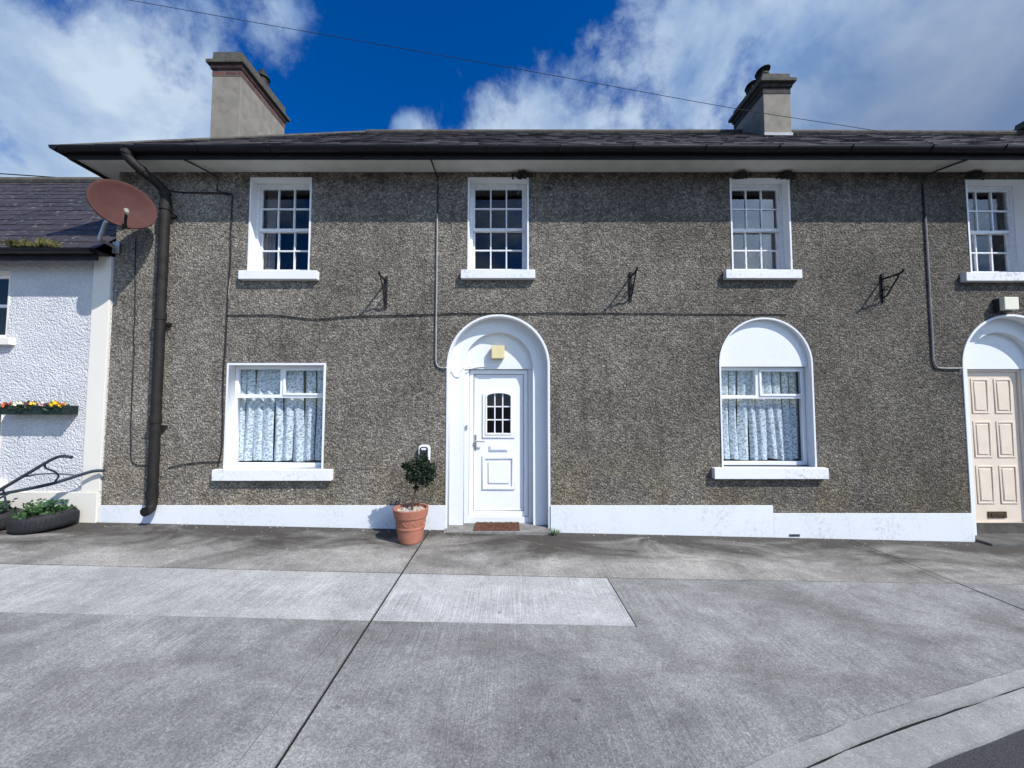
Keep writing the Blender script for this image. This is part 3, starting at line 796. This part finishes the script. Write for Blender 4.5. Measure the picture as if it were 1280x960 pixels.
roof_strip(bm, lambda t: (lerp(V((NX0 - .1, 4.97, 3.77)), V((NX0 - .1, 7.3, 6.05)), t), lerp(V((NX1, 4.97, 3.77)), V((NX1, 7.3, 6.05)), t)), 15, .012)
roof_strip(bm, lambda t: (lerp(V((NX1, 9.9, 3.6)), V((NX1, 7.3, 6.05)), t), lerp(V((NX0 - .1, 9.9, 3.6)), V((NX0 - .1, 7.3, 6.05)), t)), 15, .012)
nr = put('roof', bm, 'slate_purple', nb)
bm = new(); tube(bm, [(NX0 - .1, 7.3, 6.05), (NX1 - .02, 7.3, 6.05)], .085, 10); put('ridge_tiles', bm, 'cement_dark', nr)
bm = new()
box(bm, NX0, NX1 - .01, 4.99, 5.015, 3.62, 3.765); box(bm, NX0, NX1 - .01, 5.016, YW + .29, NT + .002, NT + .015)
put('fascia', bm, 'fascia_paint', nb)
bm = new()
pr = [(-.055 * math.cos(PI * i / 8), -.06 * math.sin(PI * i / 8)) for i in range(9)]
A = [bm.verts.new((NX0, 4.93 + a, 3.745 + b)) for a, b in pr]; B = [bm.verts.new((NX1 + .005, 4.93 + a, 3.745 + b)) for a, b in pr]
for i in range(8): bm.faces.new((A[i], A[i + 1], B[i + 1], B[i]))
bm.faces.new(A); bm.faces.new(B)
put('gutter', bm, 'black_gutter', nb)
for (a, b, c, d) in ((-7.8, -6.875, 2.62, 3.55), (-7.75, -6.86, .72, 1.75)):
    w = put('casement_window', plate(rect(a, b, c, d), [rect(a + .02, b - .02, c + .002, d - .02)], YW - .004, YW + .14), 'cream_paint', nb)
    bm = new(); box(bm, a - .1, b + .12, YW - .07, YW + .03, c - .1, c - .004, .006); put('sill', bm, 'cream_paint', w)
    m = (c + d) / 2
    put('frame', plate(rect(a + .021, b - .021, c + .003, d - .021), [rect(a + .075, b - .075, c + .06, m - .02), rect(a + .075, b - .075, m + .02, d - .075)], YW + .09, YW + .14, .004), 'upvc', w)
    bm = new(); bm.faces.new([bm.verts.new(q) for q in ((a + .05, YW + .115, c + .04), (b - .05, YW + .115, c + .04), (b - .05, YW + .115, d - .05), (a + .05, YW + .115, d - .05))])
    put('pane', bm, 'window_glass', w)
bm = new(); box(bm, NX0 + .3, NX1 - .3, YW + .8, YW + .9, .0, NT); put('partition', bm, 'room', nb)

# a tuft of grass and moss in the cottage gutter
bm = new()
for (x, w_, h) in ((-6.42, .14, .10), (-6.28, .14, .05), (-6.05, .10, .11), (-6.15, .1, .04)):
    for _ in range(150):
        leaf(bm, V((x + random.gauss(0, w_ * .5), 4.93 + random.gauss(0, .03), 3.76)), random.uniform(.4, 1.2) * h, V((random.uniform(-.6, .6), random.uniform(-.4, .3), 1)).normalized())
tag(put('moss_tuft', bm, 'moss', loc=(-6.25, 4.93, 3.76)), 'yellow-green tuft of moss growing in the cottage gutter', 'moss')

# ------------------------------------------------------------------ satellite dish
def dish():
    c = V((-4.922, 4.76, 4.256)); nrm = V((.837, -.507, .206)).normalized()
    t = thing('satellite_dish', 'rust-red satellite dish on a bracket beside the downpipe', 'satellite dish', (-5.43, YW, 3.86))
    rot = V((0, 0, 1)).rotation_difference(nrm).to_matrix().to_4x4()
    T = Matrix.Translation(c) @ rot
    bm = new(); n = 56; rad = .3085; rings = []
    prof = [(rad * i / 10, .07 * (i / 10) ** 2) for i in range(11)] + [(rad + .006, .068), (rad + .006, .05)] + [(rad * i / 10, .07 * (i / 10) ** 2 - .012) for i in range(10, -1, -1)]
    for r, z in prof:
        rings.append([bm.verts.new(T @ V((max(r, .0005) * math.cos(2 * PI * j / n), max(r, .0005) * math.sin(2 * PI * j / n) * 1.06, z - .07))) for j in range(n)])
    for a, b in zip(rings, rings[1:]):
        for j in range(n): bm.faces.new((a[j], a[(j + 1) % n], b[(j + 1) % n], b[j]))
    put('reflector', bm, 'dish_paint', t, smooth=True)
    # feed arm from the lower rim
    rgt = nrm.cross(V((0, 0, 1))).normalized(); up = rgt.cross(nrm).normalized()
    low = c - up * .31 + nrm * .0
    feed = c - up * .2 + nrm * .17 + rgt * .02
    bm = new(); tube(bm, [low - nrm * .06, low + nrm * .03 , lerp(low, feed, .5) + nrm * .0, feed], .014, 8)
    arm = put('feed_arm', bm, 'cast_iron', t)
    bm = new(); d = (c - feed).normalized()
    tube(bm, [feed - d * .07, feed - d * .01, feed + d * .0, feed + d * .05], [.018, .018, .026, .026], 14)
    put('receiver_head', bm, 'cement', arm)
    bm = new(); b0 = V((-5.42, YW - .03, 3.86)); e1 = V((-5.40, 4.93, 3.88)); e2 = V((-5.36, 4.93, 4.02))
    back = c - nrm * .12
    tube(bm, [b0, e1], .02, 10); tube(bm, [e1, V((-5.33, 4.93, 4.10)), V((-5.2, 4.92, 4.22)), back], .022, 10)
    box(bm, -5.47, -5.37, YW - .042, YW - .031, 3.78, 3.94, .003)
    put('mount', bm, 'galvanised', t)
    bm = new(); tube(bm, [back - nrm * .04, back + nrm * .03], .07, 14); put('clamp', bm, 'cast_iron', t)
dish()

# ------------------------------------------------------------------ basket brackets on the wall
def bracket(x, z1, z0, label, lean):
    t = thing('basket_bracket', label, 'wall bracket', (x, YW, (z0 + z1) / 2), 'old iron basket brackets along the facade')
    bm = new(); box(bm, x - .015, x + .015, YW - .022, YW - .001, z0, z1, .002); put('back_plate', bm, 'rusty_iron', t)
    za = z1 - .07; L = .27
    bm = new(); tube(bm, smooth_path([(x, YW - .015, za), (x + lean * .5, YW - L * .6, za), (x + lean, YW - L, za + .004), (x + lean, YW - L - .03, za + .04)]), .013, 8)
    put('arm', bm, 'rusty_iron', t)
    bm = new(); tube(bm, smooth_path([(x, YW - .015, z0 + .07), (x + lean * .2, YW - .07, z0 + .085), (x + lean * .5, YW - .15, za - .13), (x + lean * .8, YW - .22, za - .05), (x + lean * .8, YW - .235, za)]), .010, 8)
    sp = [(x + .0, YW - .03 - .045 * (1 - i / 16) * math.cos(i * .55) - .03, z0 + .17 + .045 * (1 - i / 16) * math.sin(i * .55)) for i in range(14)]
    tube(bm, sp, .007, 6)
    put('scroll_brace', bm, 'rusty_iron', t)
bracket(-1.72, 3.47, 3.03, 'rusty wall bracket between the left and middle upper windows', .0)
bracket(1.623, 3.53, 3.13, 'rusty wall bracket between the front door and the round-headed window', .0)
bracket(5.07, 3.50, 3.11, 'rusty wall bracket right of the round-headed window, nearest the cream door', .0)

# ------------------------------------------------------------------ lamps, key safe
t = thing('wall_lamp', 'square yellowed lamp box above the white door', 'wall light', (-.195, YW + .2, 2.44))
bm = new(); box(bm, -.285, -.105, YW + .105, YW + .18, 2.355, 2.535, .008); put('diffuser', bm, 'lamp_cream', t)
bm = new(); box(bm, -.275, -.115, YW + .1805, YW + .199, 2.365, 2.525); put('back_box', bm, 'plastic_dark', t)
t = thing('wall_lamp', 'square pale lamp box with black base above the cream door', 'wall light', (6.66, YW, 3.07))
bm = new(); box(bm, 6.585, 6.775, YW - .12, YW - .06, 2.985, 3.155, .008); put('diffuser', bm, 'lamp_pale', t)
bm = new(); box(bm, 6.575, 6.765, YW - .059, YW - .001, 2.965, 3.15); put('back_box', bm, 'plastic_dark', t)
t = thing('key_safe', 'white rounded key box on the wall behind the potted shrub', 'key box', (-1.17, YW, 1.02))
def rrect(x0, x1, z0, z1, r):
    pts = []
    for cx, cz, a0 in ((x1 - r, z0 + r, -90), (x1 - r, z1 - r, 0), (x0 + r, z1 - r, 90), (x0 + r, z0 + r, 180)):
        pts += [(cx + r * math.cos(R(a0 + k * 15)), cz + r * math.sin(R(a0 + k * 15))) for k in range(7)]
    return pts
put('cover', plate(rrect(-1.247, -1.09, .84, 1.18, .05), [], YW - .055, YW - .001, .012), 'plastic_white', t)
put('keypad', plate(rrect(-1.222, -1.115, .90, 1.155, .03), [], YW - .063, YW - .056), 'plastic_dark', t)
bm = new(); box(bm, -1.20, -1.138, YW - .067, YW - .064, 1.115, 1.14); put('display', bm, 'plastic_white', t)

# ------------------------------------------------------------------ potted shrub
px, py = -1.225, 4.735; pz = gz(px)
t = thing('potted_shrub', 'dark clipped shrub on a thin stem in a terracotta pot', 'potted plant', (px, py, pz))
bm = new()
lathe(bm, [(.001, pz + .002), (.132, pz + .002), (.14, pz + .02), (.165, pz + .17), (.172, pz + .172), (.174, pz + .19), (.168, pz + .195), (.186, pz + .30), (.196, pz + .305), (.21, pz + .385), (.213, pz + .40), (.205, pz + .408), (.188, pz + .405), (.18, pz + .35), (.001, pz + .35)], px, py, 40)
pot = put('pot', bm, 'terracotta', t, smooth=False)
bm = new()
for k in range(10):
    a = 2 * PI * k / 10
    pts = [(px + (.179 - .0065 * math.sin(PI * s_ / 8)) * math.cos(a + (s_ / 8) * 2 * PI / 10), py + (.179 - .0065 * math.sin(PI * s_ / 8)) * math.sin(a + (s_ / 8) * 2 * PI / 10), pz + .275 - .055 * math.sin(PI * s_ / 8)) for s_ in range(9)]
    tube(bm, pts, .0055, 6)
put('swag_relief', bm, 'terracotta', pot)
bm = new()
for _ in range(420):
    a, r = random.uniform(0, 2 * PI), .178 * math.sqrt(random.random())
    q = bmesh.ops.create_icosphere(bm, subdivisions=1, radius=random.uniform(.008, .015))
    bmesh.ops.translate(bm, verts=q['verts'], vec=(px + r * math.cos(a), py + r * math.sin(a), pz + .36 + random.uniform(-.006, .012)))
put('gravel_top', bm, 'gravel', pot)
bm = new()
st = smooth_path([(px + .005, py, pz + .34), (px + .03, py, pz + .52), (px + .055, py + .01, pz + .64), (px + .07, py, pz + .8)])
tube(bm, st, [.013 - .005 * i / len(st) for i in range(len(st))], 8)
ctr = V((px + .095, py, pz + .83))
for _ in range(26):
    d = V((random.gauss(0, 1), random.gauss(0, 1), random.gauss(0, .8))).normalized()
    tube(bm, [V((px + .06, py, pz + .70)), ctr + d * .08, ctr + d * random.uniform(.12, .2)], [.005, .004, .002], 5)
put('stem', bm, 'bark', t)
bm = new()
for (dx, dy, dz, r, n) in ((.05, 0, -.03, .125, 520), (-.055, .0, -.045, .10, 260), (.04, 0, .09, .085, 220), (-.12, 0, .055, .05, 100), (-.18, .0, .06, .032, 44), (.13, 0, -.07, .05, 70), (-.10, 0, -.09, .045, 50), (-.06, 0, .085, .055, 80), (.12, .0, .03, .075, 150), (.07, 0, -.12, .06, 90), (.02, .02, .15, .045, 50), (-.035, 0, -.20, .022, 26)):
    leaves(bm, ctr + V((dx, dy, dz + .01)) * 1.0, r * 1.2, int(n * 1.9), .036, 1.0, .15)
put('crown', bm, 'leaf_dark', t)

# door mat and weed
bm = new(); box(bm, -.50, .10, 5.085, 5.39, .08, .098, .005)
for _ in range(900):
    x, y = random.uniform(-.49, .09), random.uniform(5.09, 5.385)
    leaf(bm, V((x, y, .094)), .016, V((random.uniform(-.5, .5), random.uniform(-.5, .5), 1)).normalized())
tag(put('doormat', bm, 'doormat', loc=(-.2, 5.24, .08)), 'brown coir doormat on the concrete step of the white door', 'doormat')
def weed(x, y, n, s, label):
    bm = new(); z = gz(x)
    for _ in range(n):
        a = random.uniform(0, 2 * PI); e = random.uniform(.2, 1.1)
        d = V((math.cos(a), math.sin(a), e)).normalized()
        p = V((x, y, z + .005)); u = d.cross(V((0, 0, 1))).normalized() * s * .09; L = s * random.uniform(.7, 1.3)
        bm.faces.new([bm.verts.new(q) for q in (p, p + d * L * .5 + u, p + d * L + V((0, 0, -.02)), p + d * L * .5 - u)])
    tag(put('weed', bm, 'leaf_green', loc=(x, y, z)), label, 'weed')
weed(.555, 5.08, 26, .10, 'green weed growing at the right corner of the white door step')

# ------------------------------------------------------------------ flower box on the cottage
t = thing('flower_box', 'dark green wall trough of pansies on the white cottage wall', 'flower box', (-6.2, YW, 1.58))
bm = new(); box(bm, -6.72, -5.84, 5.02, YW - .002, 1.585, 1.70, .008)
put('trough', bm, 'trough_green', t)
bm = new()
for _ in range(520):
    x = random.uniform(-6.74, -5.84); leaf(bm, V((x, random.uniform(4.99, 5.17), 1.66 + random.uniform(-.02, .05))), random.uniform(.03, .055))
put('foliage', bm, 'leaf_dark', t)
def flower(bm, p, r):
    c0 = bm.verts.new(p)
    for k in range(6):
        a = k * PI / 3 + random.random(); d = V((math.cos(a), -.5 + random.uniform(-.3, .2), math.sin(a))).normalized()
        u = V((math.cos(a + .6), -.45, math.sin(a + .6))).normalized(); w_ = V((math.cos(a - .6), -.45, math.sin(a - .6))).normalized()
        bm.faces.new([c0] + [bm.verts.new(q) for q in (p + u * r, p + d * r * 1.1, p + w_ * r)])
for x, mat, cnt, sp in ((-6.60, 'petal_orange', 7, .04), (-6.44, 'petal_cream', 6, .035), (-6.32, 'petal_maroon', 7, .05), (-6.29, 'petal_yellow', 3, .03), (-6.20, 'petal_cream', 3, .02), (-6.12, 'petal_pink', 3, .025), (-6.06, 'petal_maroon', 5, .04), (-6.0, 'petal_yellow', 12, .05), (-5.95, 'petal_orange', 2, .03)):
    for _ in range(cnt):
        bm = new(); flower(bm, V((x + random.gauss(0, sp), 5.05 + random.uniform(-.04, .05), 1.715 + random.uniform(-.02, .035))), random.uniform(.022, .03))
        put('flower', bm, mat, t)

# ------------------------------------------------------------------ tyre planters
def tyre(x, y, r, label, tilt, n, dark):
    z = gz(x); t = thing('tyre_planter', label, 'planter', (x, y, z))
    bm = new(); m = 44; prof = []
    h = .2
    for k in range(20):
        a = 2 * PI * k / 20; ca, sa = math.cos(a), math.sin(a)
        prof.append((r - .085 + .085 * math.copysign(abs(ca) ** .6, ca), z + h / 2 + h / 2 * math.copysign(abs(sa) ** .7, sa)))
    rings = [[bm.verts.new((x + q[0] * math.cos(2 * PI * j / m), y + q[0] * math.sin(2 * PI * j / m), q[1] + tilt * q[0] * math.cos(2 * PI * j / m))) for j in range(m)] for q in prof + prof[:1]]
    for a, b in zip(rings, rings[1:]):
        for j in range(m): bm.faces.new((a[j], a[(j + 1) % m], b[(j + 1) % m], b[j]))
    bmesh.ops.remove_doubles(bm, verts=bm.verts, dist=.0005)
    put('tyre', bm, 'tyre_rubber', t, smooth=True)
    bm = new()
    for j in range(m):      # tread blocks
        a = 2 * PI * j / m; c_, s_ = math.cos(a), math.sin(a)
        tube(bm, [(x + (r + .001) * c_, y + (r + .001) * s_, z + .055 + tilt * r * c_), (x + (r + .001) * math.cos(a + .06), y + (r + .001) * math.sin(a + .06), z + .145 + tilt * r * c_)], .006, 5)
    put('tread', bm, 'tyre_rubber', t)
    bm = new(); rg = lathe(bm, [(.002, z + .19), (r * .5, z + .185), (r - .1, z + .16)], x, y, 24); put('soil', bm, 'soil', t)
    bm = new()
    for _ in range(n):
        a, q = random.uniform(0, 2 * PI), (r - .04) * math.sqrt(random.random())
        leaf(bm, V((x + q * math.cos(a), y + q * math.sin(a), z + .17 + random.uniform(0, .08) * (1.2 - q / r))), random.uniform(.03, .075), V((random.uniform(-1, 1), random.uniform(-1, .6), random.uniform(.1, 1))).normalized(), mi=random.random() < dark)
    for _ in range(16):
        a, q = random.uniform(0, 2 * PI), (r - .1) * random.random()
        p0 = V((x + q * math.cos(a), y + q * math.sin(a), z + .18)); p1 = p0 + V((random.uniform(-.09, .14), random.uniform(-.1, .02), random.uniform(.05, .17)))
        tube(bm, [p0, lerp(p0, p1, .5) + V((0, 0, .03)), p1], .003, 4)
        for k in range(12): leaf(bm, lerp(p0, p1, .3 + .7 * k / 11) + V((0, 0, .015)), .05)
    put('foliage', bm, ['leaf_green', 'leaf_dark'], t)
tyre(-5.85, 4.90, .285, 'black tyre planter full of green leaves, nearer the house corner', .08, 420, .4)
tyre(-6.45, 4.84, .27, 'black tyre planter with sparse soil, cut by the left edge', .0, 130, .8)

# ------------------------------------------------------------------ old plough
t = thing('garden_plough', 'old blue-grey horse plough with two curved handles by the cottage wall', 'plough', (-6.5, 4.8, .18))
ya = 4.78
bm = new(); tube(bm, smooth_path([(-6.75, ya + .05, .42), (-6.3, ya, .66), (-5.95, ya - .02, .86), (-5.73, ya - .02, .995), (-5.60, ya - .02, 1.065), (-5.5, ya - .02, 1.085), (-5.40, ya - .02, 1.07)]), .019, 8)
put('handle', bm, 'plough_paint', t)
bm = new(); tube(bm, smooth_path([(-6.75, ya + .08, .52), (-6.49, 4.88, .58), (-5.99, 4.97, .68), (-5.78, 5.03, .745), (-5.62, 5.08, .805), (-5.50, 5.11, .842), (-5.385, 5.13, .845)]), .02, 8)
put('handle', bm, 'plough_paint', t)
bm = new(); tube(bm, smooth_path([(-5.74, ya - .01, .985), (-5.78, ya + .04, .93), (-5.76, ya + .12, .87), (-5.80, ya + .18, .83), (-5.83, ya + .22, .79), (-5.88, ya + .22, .715)]), .010, 7); put('stay', bm, 'plough_paint', t)
bm = new(); tube(bm, smooth_path([(-6.0, ya, .83), (-5.88, ya + .08, .85), (-5.78, ya + .2, .83), (-5.70, ya + .28, .80)]), .009, 7); put('stay', bm, 'plough_paint', t)
bm = new(); tube(bm, [(-6.3, ya + .12, .615), (-6.6, ya + .05, .42)], .012, 7); put('stay', bm, 'plough_paint', t)
bm = new(); tube(bm, [(-6.28, ya + .03, .66), (-6.27, ya + .08, .40)], .01, 7); put('stay', bm, 'plough_paint', t)
bm = new(); tube(bm, smooth_path([(-6.3, ya + .08, .45), (-6.7, ya + .05, .48), (-7.3, ya, .5), (-7.9, ya - .03, .42)]), .03, 8)
box(bm, -6.62, -6.5, ya - .02, ya + .1, .12 + .06, .46, .006)
put('beam', bm, 'plough_paint', t)
bm = new()
vs = [(-6.95, ya - .16, .2), (-6.45, ya - .12, .2), (-6.25, ya + .02, .42), (-6.8, ya + .05, .46), (-6.95, ya - .12, .18), (-6.45, ya - .08, .18), (-6.25, ya + .05, .41), (-6.8, ya + .08, .45)]
v = [bm.verts.new(q) for q in vs]
for f in ((0, 1, 2, 3), (7, 6, 5, 4), (0, 4, 5, 1), (1, 5, 6, 2), (2, 6, 7, 3), (3, 7, 4, 0)): bm.faces.new([v[i] for i in f])
put('mouldboard', bm, 'plough_paint', t)

# ------------------------------------------------------------------ remains of martins' nests under the eaves
def nest(x, kind, label, group='old martin nests under the eaves'):
    bm = new(); z = ZT - .02
    s = random.choice((-1, 1))
    for _ in range(60):
        a = random.uniform(0, PI); e = random.uniform(-1.2, .2)
        if kind == 'ring' and random.random() < .35: continue
        r = .076
        p = V((x + r * math.cos(a) * math.cos(e), YW - .004 - r * math.sin(a) * math.cos(e) * .8, z - .02 + .06 * math.sin(e)))
        q = bmesh.ops.create_icosphere(bm, subdivisions=1, radius=random.uniform(.012, .021))
        bmesh.ops.translate(bm, verts=q['verts'], vec=p)
    for _ in range(14):
        p = V((x + random.uniform(-.14, .14), YW - .02, z - .06 + random.uniform(-.03, .04)))
        q = bmesh.ops.create_icosphere(bm, subdivisions=1, radius=random.uniform(.01, .02))
        bmesh.ops.translate(bm, verts=q['verts'], vec=p)
    tag(put('martin_nest', bm, 'mud', loc=(x, YW, z)), label, 'bird nest', group)
nest(.14, 'ring', 'broken mud nest under the eaves above the upper window over the white door')
nest(3.17, 'full', 'dark mud nest under the eaves above the left corner of the third upper window')
nest(3.80, 'full', 'dark mud nest under the eaves above the right corner of the third upper window')
nest(6.42, 'full', 'dark mud nest under the eaves above the rightmost upper window')

# ------------------------------------------------------------------ overhead wires
def wire(name, pts, r, label, group=None):
    bm = new(); tube(bm, smooth_path(pts, 10), r, 6)
    tag(put(name, bm, 'cable_black', loc=pts[0]), label, 'wire', group)
wire('overhead_wire', [(-9.5, 4.85, 7.95), (-5.157, 4.85, 7.10), (0, 4.85, 6.142), (2.881, 4.85, 5.595), (4.906, 4.83, 5.237), (5.95, 4.83, 4.96)], .0033, 'long single service wire sagging across the sky to the eaves on the right')
wire('overhead_wire', [(-16, 9.0, 7.45), (-13, 9.0, 7.30), (-9.6, 8.4, 6.75), (-9.2, 8.3, 6.6)], .012, 'upper of two short wires above the cottage ridge', 'wires above the cottage ridge')
wire('overhead_wire', [(-16, 9.0, 7.32), (-13, 9.0, 7.16), (-9.6, 8.4, 6.6), (-9.3, 8.3, 6.5)], .012, 'lower of two short wires above the cottage ridge', 'wires above the cottage ridge')

# ------------------------------------------------------------------ light, sky, camera
S = V((1.2, -1.0, 1.65)).normalized()      # towards the sun
sun = bpy.data.lights.new('sun', 'SUN'); sun.energy = 5.0; sun.angle = R(.53); sun.color = (1, .965, .91)
so = bpy.data.objects.new('sun', sun); C.objects.link(so); so.rotation_euler = S.to_track_quat('Z', 'Y').to_euler()
wd = bpy.data.worlds.new('World'); sc.world = wd; wd.use_nodes = True
t = wd.node_tree; t.nodes.clear()
def wn(typ, ins=None, **pr):
    nd = t.nodes.new('ShaderNode' + typ)
    for k, v in pr.items(): setattr(nd, k, v)
    for k, v in (ins or {}).items():
        if isinstance(v, bpy.types.NodeSocket): t.links.new(v, nd.inputs[k])
        else: nd.inputs[k].default_value = v
    return nd
sky = wn('TexSky', sky_type='NISHITA'); sky.sun_disc = False
sky.sun_elevation = math.asin(S.z); sky.sun_rotation = math.atan2(S.x, S.y); sky.air_density = 1.0; sky.dust_density = .3; sky.ozone_density = 3.0
hs = wn('HueSaturation', {'Hue': .517, 'Saturation': 1.5, 'Value': 1.35, 'Color': sky.outputs[0]})
co = wn('TexCoord').outputs['Generated']
def wm(op, a, b=0.0, clamp=False):
    return wn('Math', {0: a, 1: b}, operation=op, use_clamp=clamp).outputs[0]
sp = wn('SeparateXYZ', {0: co})
zz = wm('MAXIMUM', sp.outputs[2], .06)
flat = wn('CombineXYZ', {0: wm('DIVIDE', sp.outputs[0], zz), 1: wm('DIVIDE', sp.outputs[1], zz), 2: 0.0}).outputs[0]
n1 = wn('TexNoise', {'Vector': co, 'Scale': 4.6, 'Detail': 12.0, 'Roughness': .62, 'Distortion': .15}).outputs[0]
n2 = wn('TexNoise', {'Vector': co, 'Scale': 2.0, 'Detail': 5.0, 'Roughness': .5}).outputs[0]
# fair-weather clouds stand in particular parts of the sky: (direction, angular width, weight)
CL = [((-1.2, 1, .50), .28, .52), ((-1.35, 1, .85), .30, .42), ((-1.0, 1, .72), .14, .2), ((-.58, 1, 1.02), .10, .45), ((-.8, 1, .98), .12, .2), ((-.03, 1, .72), .12, .8), ((.12, 1, .80), .12, .5), ((.3, 1, .80), .17, .62), ((.5, 1, .95), .16, .22),
      ((.75, 1, .85), .2, .34), ((1.1, 1, .80), .3, .55), ((1.3, 1, .55), .3, .9), ((3.4, -5.2, 2.5), .2, .8), ((6.5, -5.2, 2.7), .12, .6), ((0, -1, .05), .3, .5),
      ((-.27, 1, .72), .05, .5), ((-.05, 1, 1.15), .25, -.5), ((-.45, 1, .75), .12, -.5), ((.38, 1, .70), .05, -.3), ((-.3, -1, .45), .9, .5), ((-.29, 1, .74), .05, .75)]
bias = None
for d, wdt, wt in CL:
    dot = wn('VectorMath', {0: co, 1: tuple(V(d).normalized())}, operation='DOT_PRODUCT').outputs['Value']
    e = wm('MULTIPLY', wm('EXPONENT', wm('DIVIDE', wm('SUBTRACT', dot, 1.0), wdt * wdt / 2)), wt)
    bias = e if bias is None else wm('ADD', bias, e)
den = wm('ADD', wm('ADD', wm('MULTIPLY', n1, 2.7), wm('MULTIPLY', n2, .6)), bias)
mask = wn('MapRange', {'Value': den, 'From Min': 1.92, 'From Max': 2.5, 'To Min': 0.0, 'To Max': .95}, interpolation_type='SMOOTHSTEP').outputs[0]
core = wn('MapRange', {'Value': den, 'From Min': 1.3, 'From Max': 2.0, 'To Min': 0.0, 'To Max': 1.0}).outputs[0]
shade = wn('TexNoise', {'Vector': co, 'Scale': 5.5, 'Detail': 6.0, 'Roughness': .55, 'Distortion': .2}).outputs[0]
grey = wn('MapRange', {'Value': wn('VectorMath', {0: co, 1: tuple(V((1.25, 1, .45)).normalized())}, operation='DOT_PRODUCT').outputs['Value'], 'From Min': .9, 'From Max': .99, 'To Min': 0.0, 'To Max': .85}).outputs[0]
ccol = wn('Mix', {0: wn('MapRange', {'Value': shade, 'From Min': .35, 'From Max': .65}).outputs[0], 6: (2.0, 3.4, 6.1, 1), 7: (6.2, 7.5, 8.9, 1)}, data_type='RGBA').outputs[2]
ccol = wn('Mix', {0: grey, 6: ccol, 7: (1.5, 2.2, 3.7, 1)}, data_type='RGBA').outputs[2]
glow = wn('MapRange', {'Value': wn('VectorMath', {0: co, 1: tuple(V((3.0, -4.6, 3.0)).normalized())}, operation='DOT_PRODUCT').outputs['Value'], 'From Min': .86, 'From Max': 1.0, 'To Min': 1.0, 'To Max': 6.0}).outputs[0]
ccol = wn('VectorMath', {0: ccol, 'Scale': glow}, operation='SCALE').outputs[0]      # clouds near the sun are brighter
colr = wn('Mix', {0: mask, 6: hs.outputs[0], 7: ccol}, data_type='RGBA').outputs[2]
bg = wn('Background', {'Color': colr, 'Strength': .09})
wo = wn('OutputWorld', {0: bg.outputs[0]})

cam = bpy.data.cameras.new('camera'); cam.sensor_width = 36; cam.lens = 36 * 481 / 1280; cam.clip_start = .05; cam.clip_end = 2000
co_ = bpy.data.objects.new('camera', cam); C.objects.link(co_)
co_.location = (0, 0, 1.73); co_.rotation_euler = (R(92.9), 0, 0); sc.camera = co_
sc.view_settings.view_transform = 'Standard'; sc.view_settings.look = 'None'
sc.view_settings.exposure = .15; sc.view_settings.gamma = 1
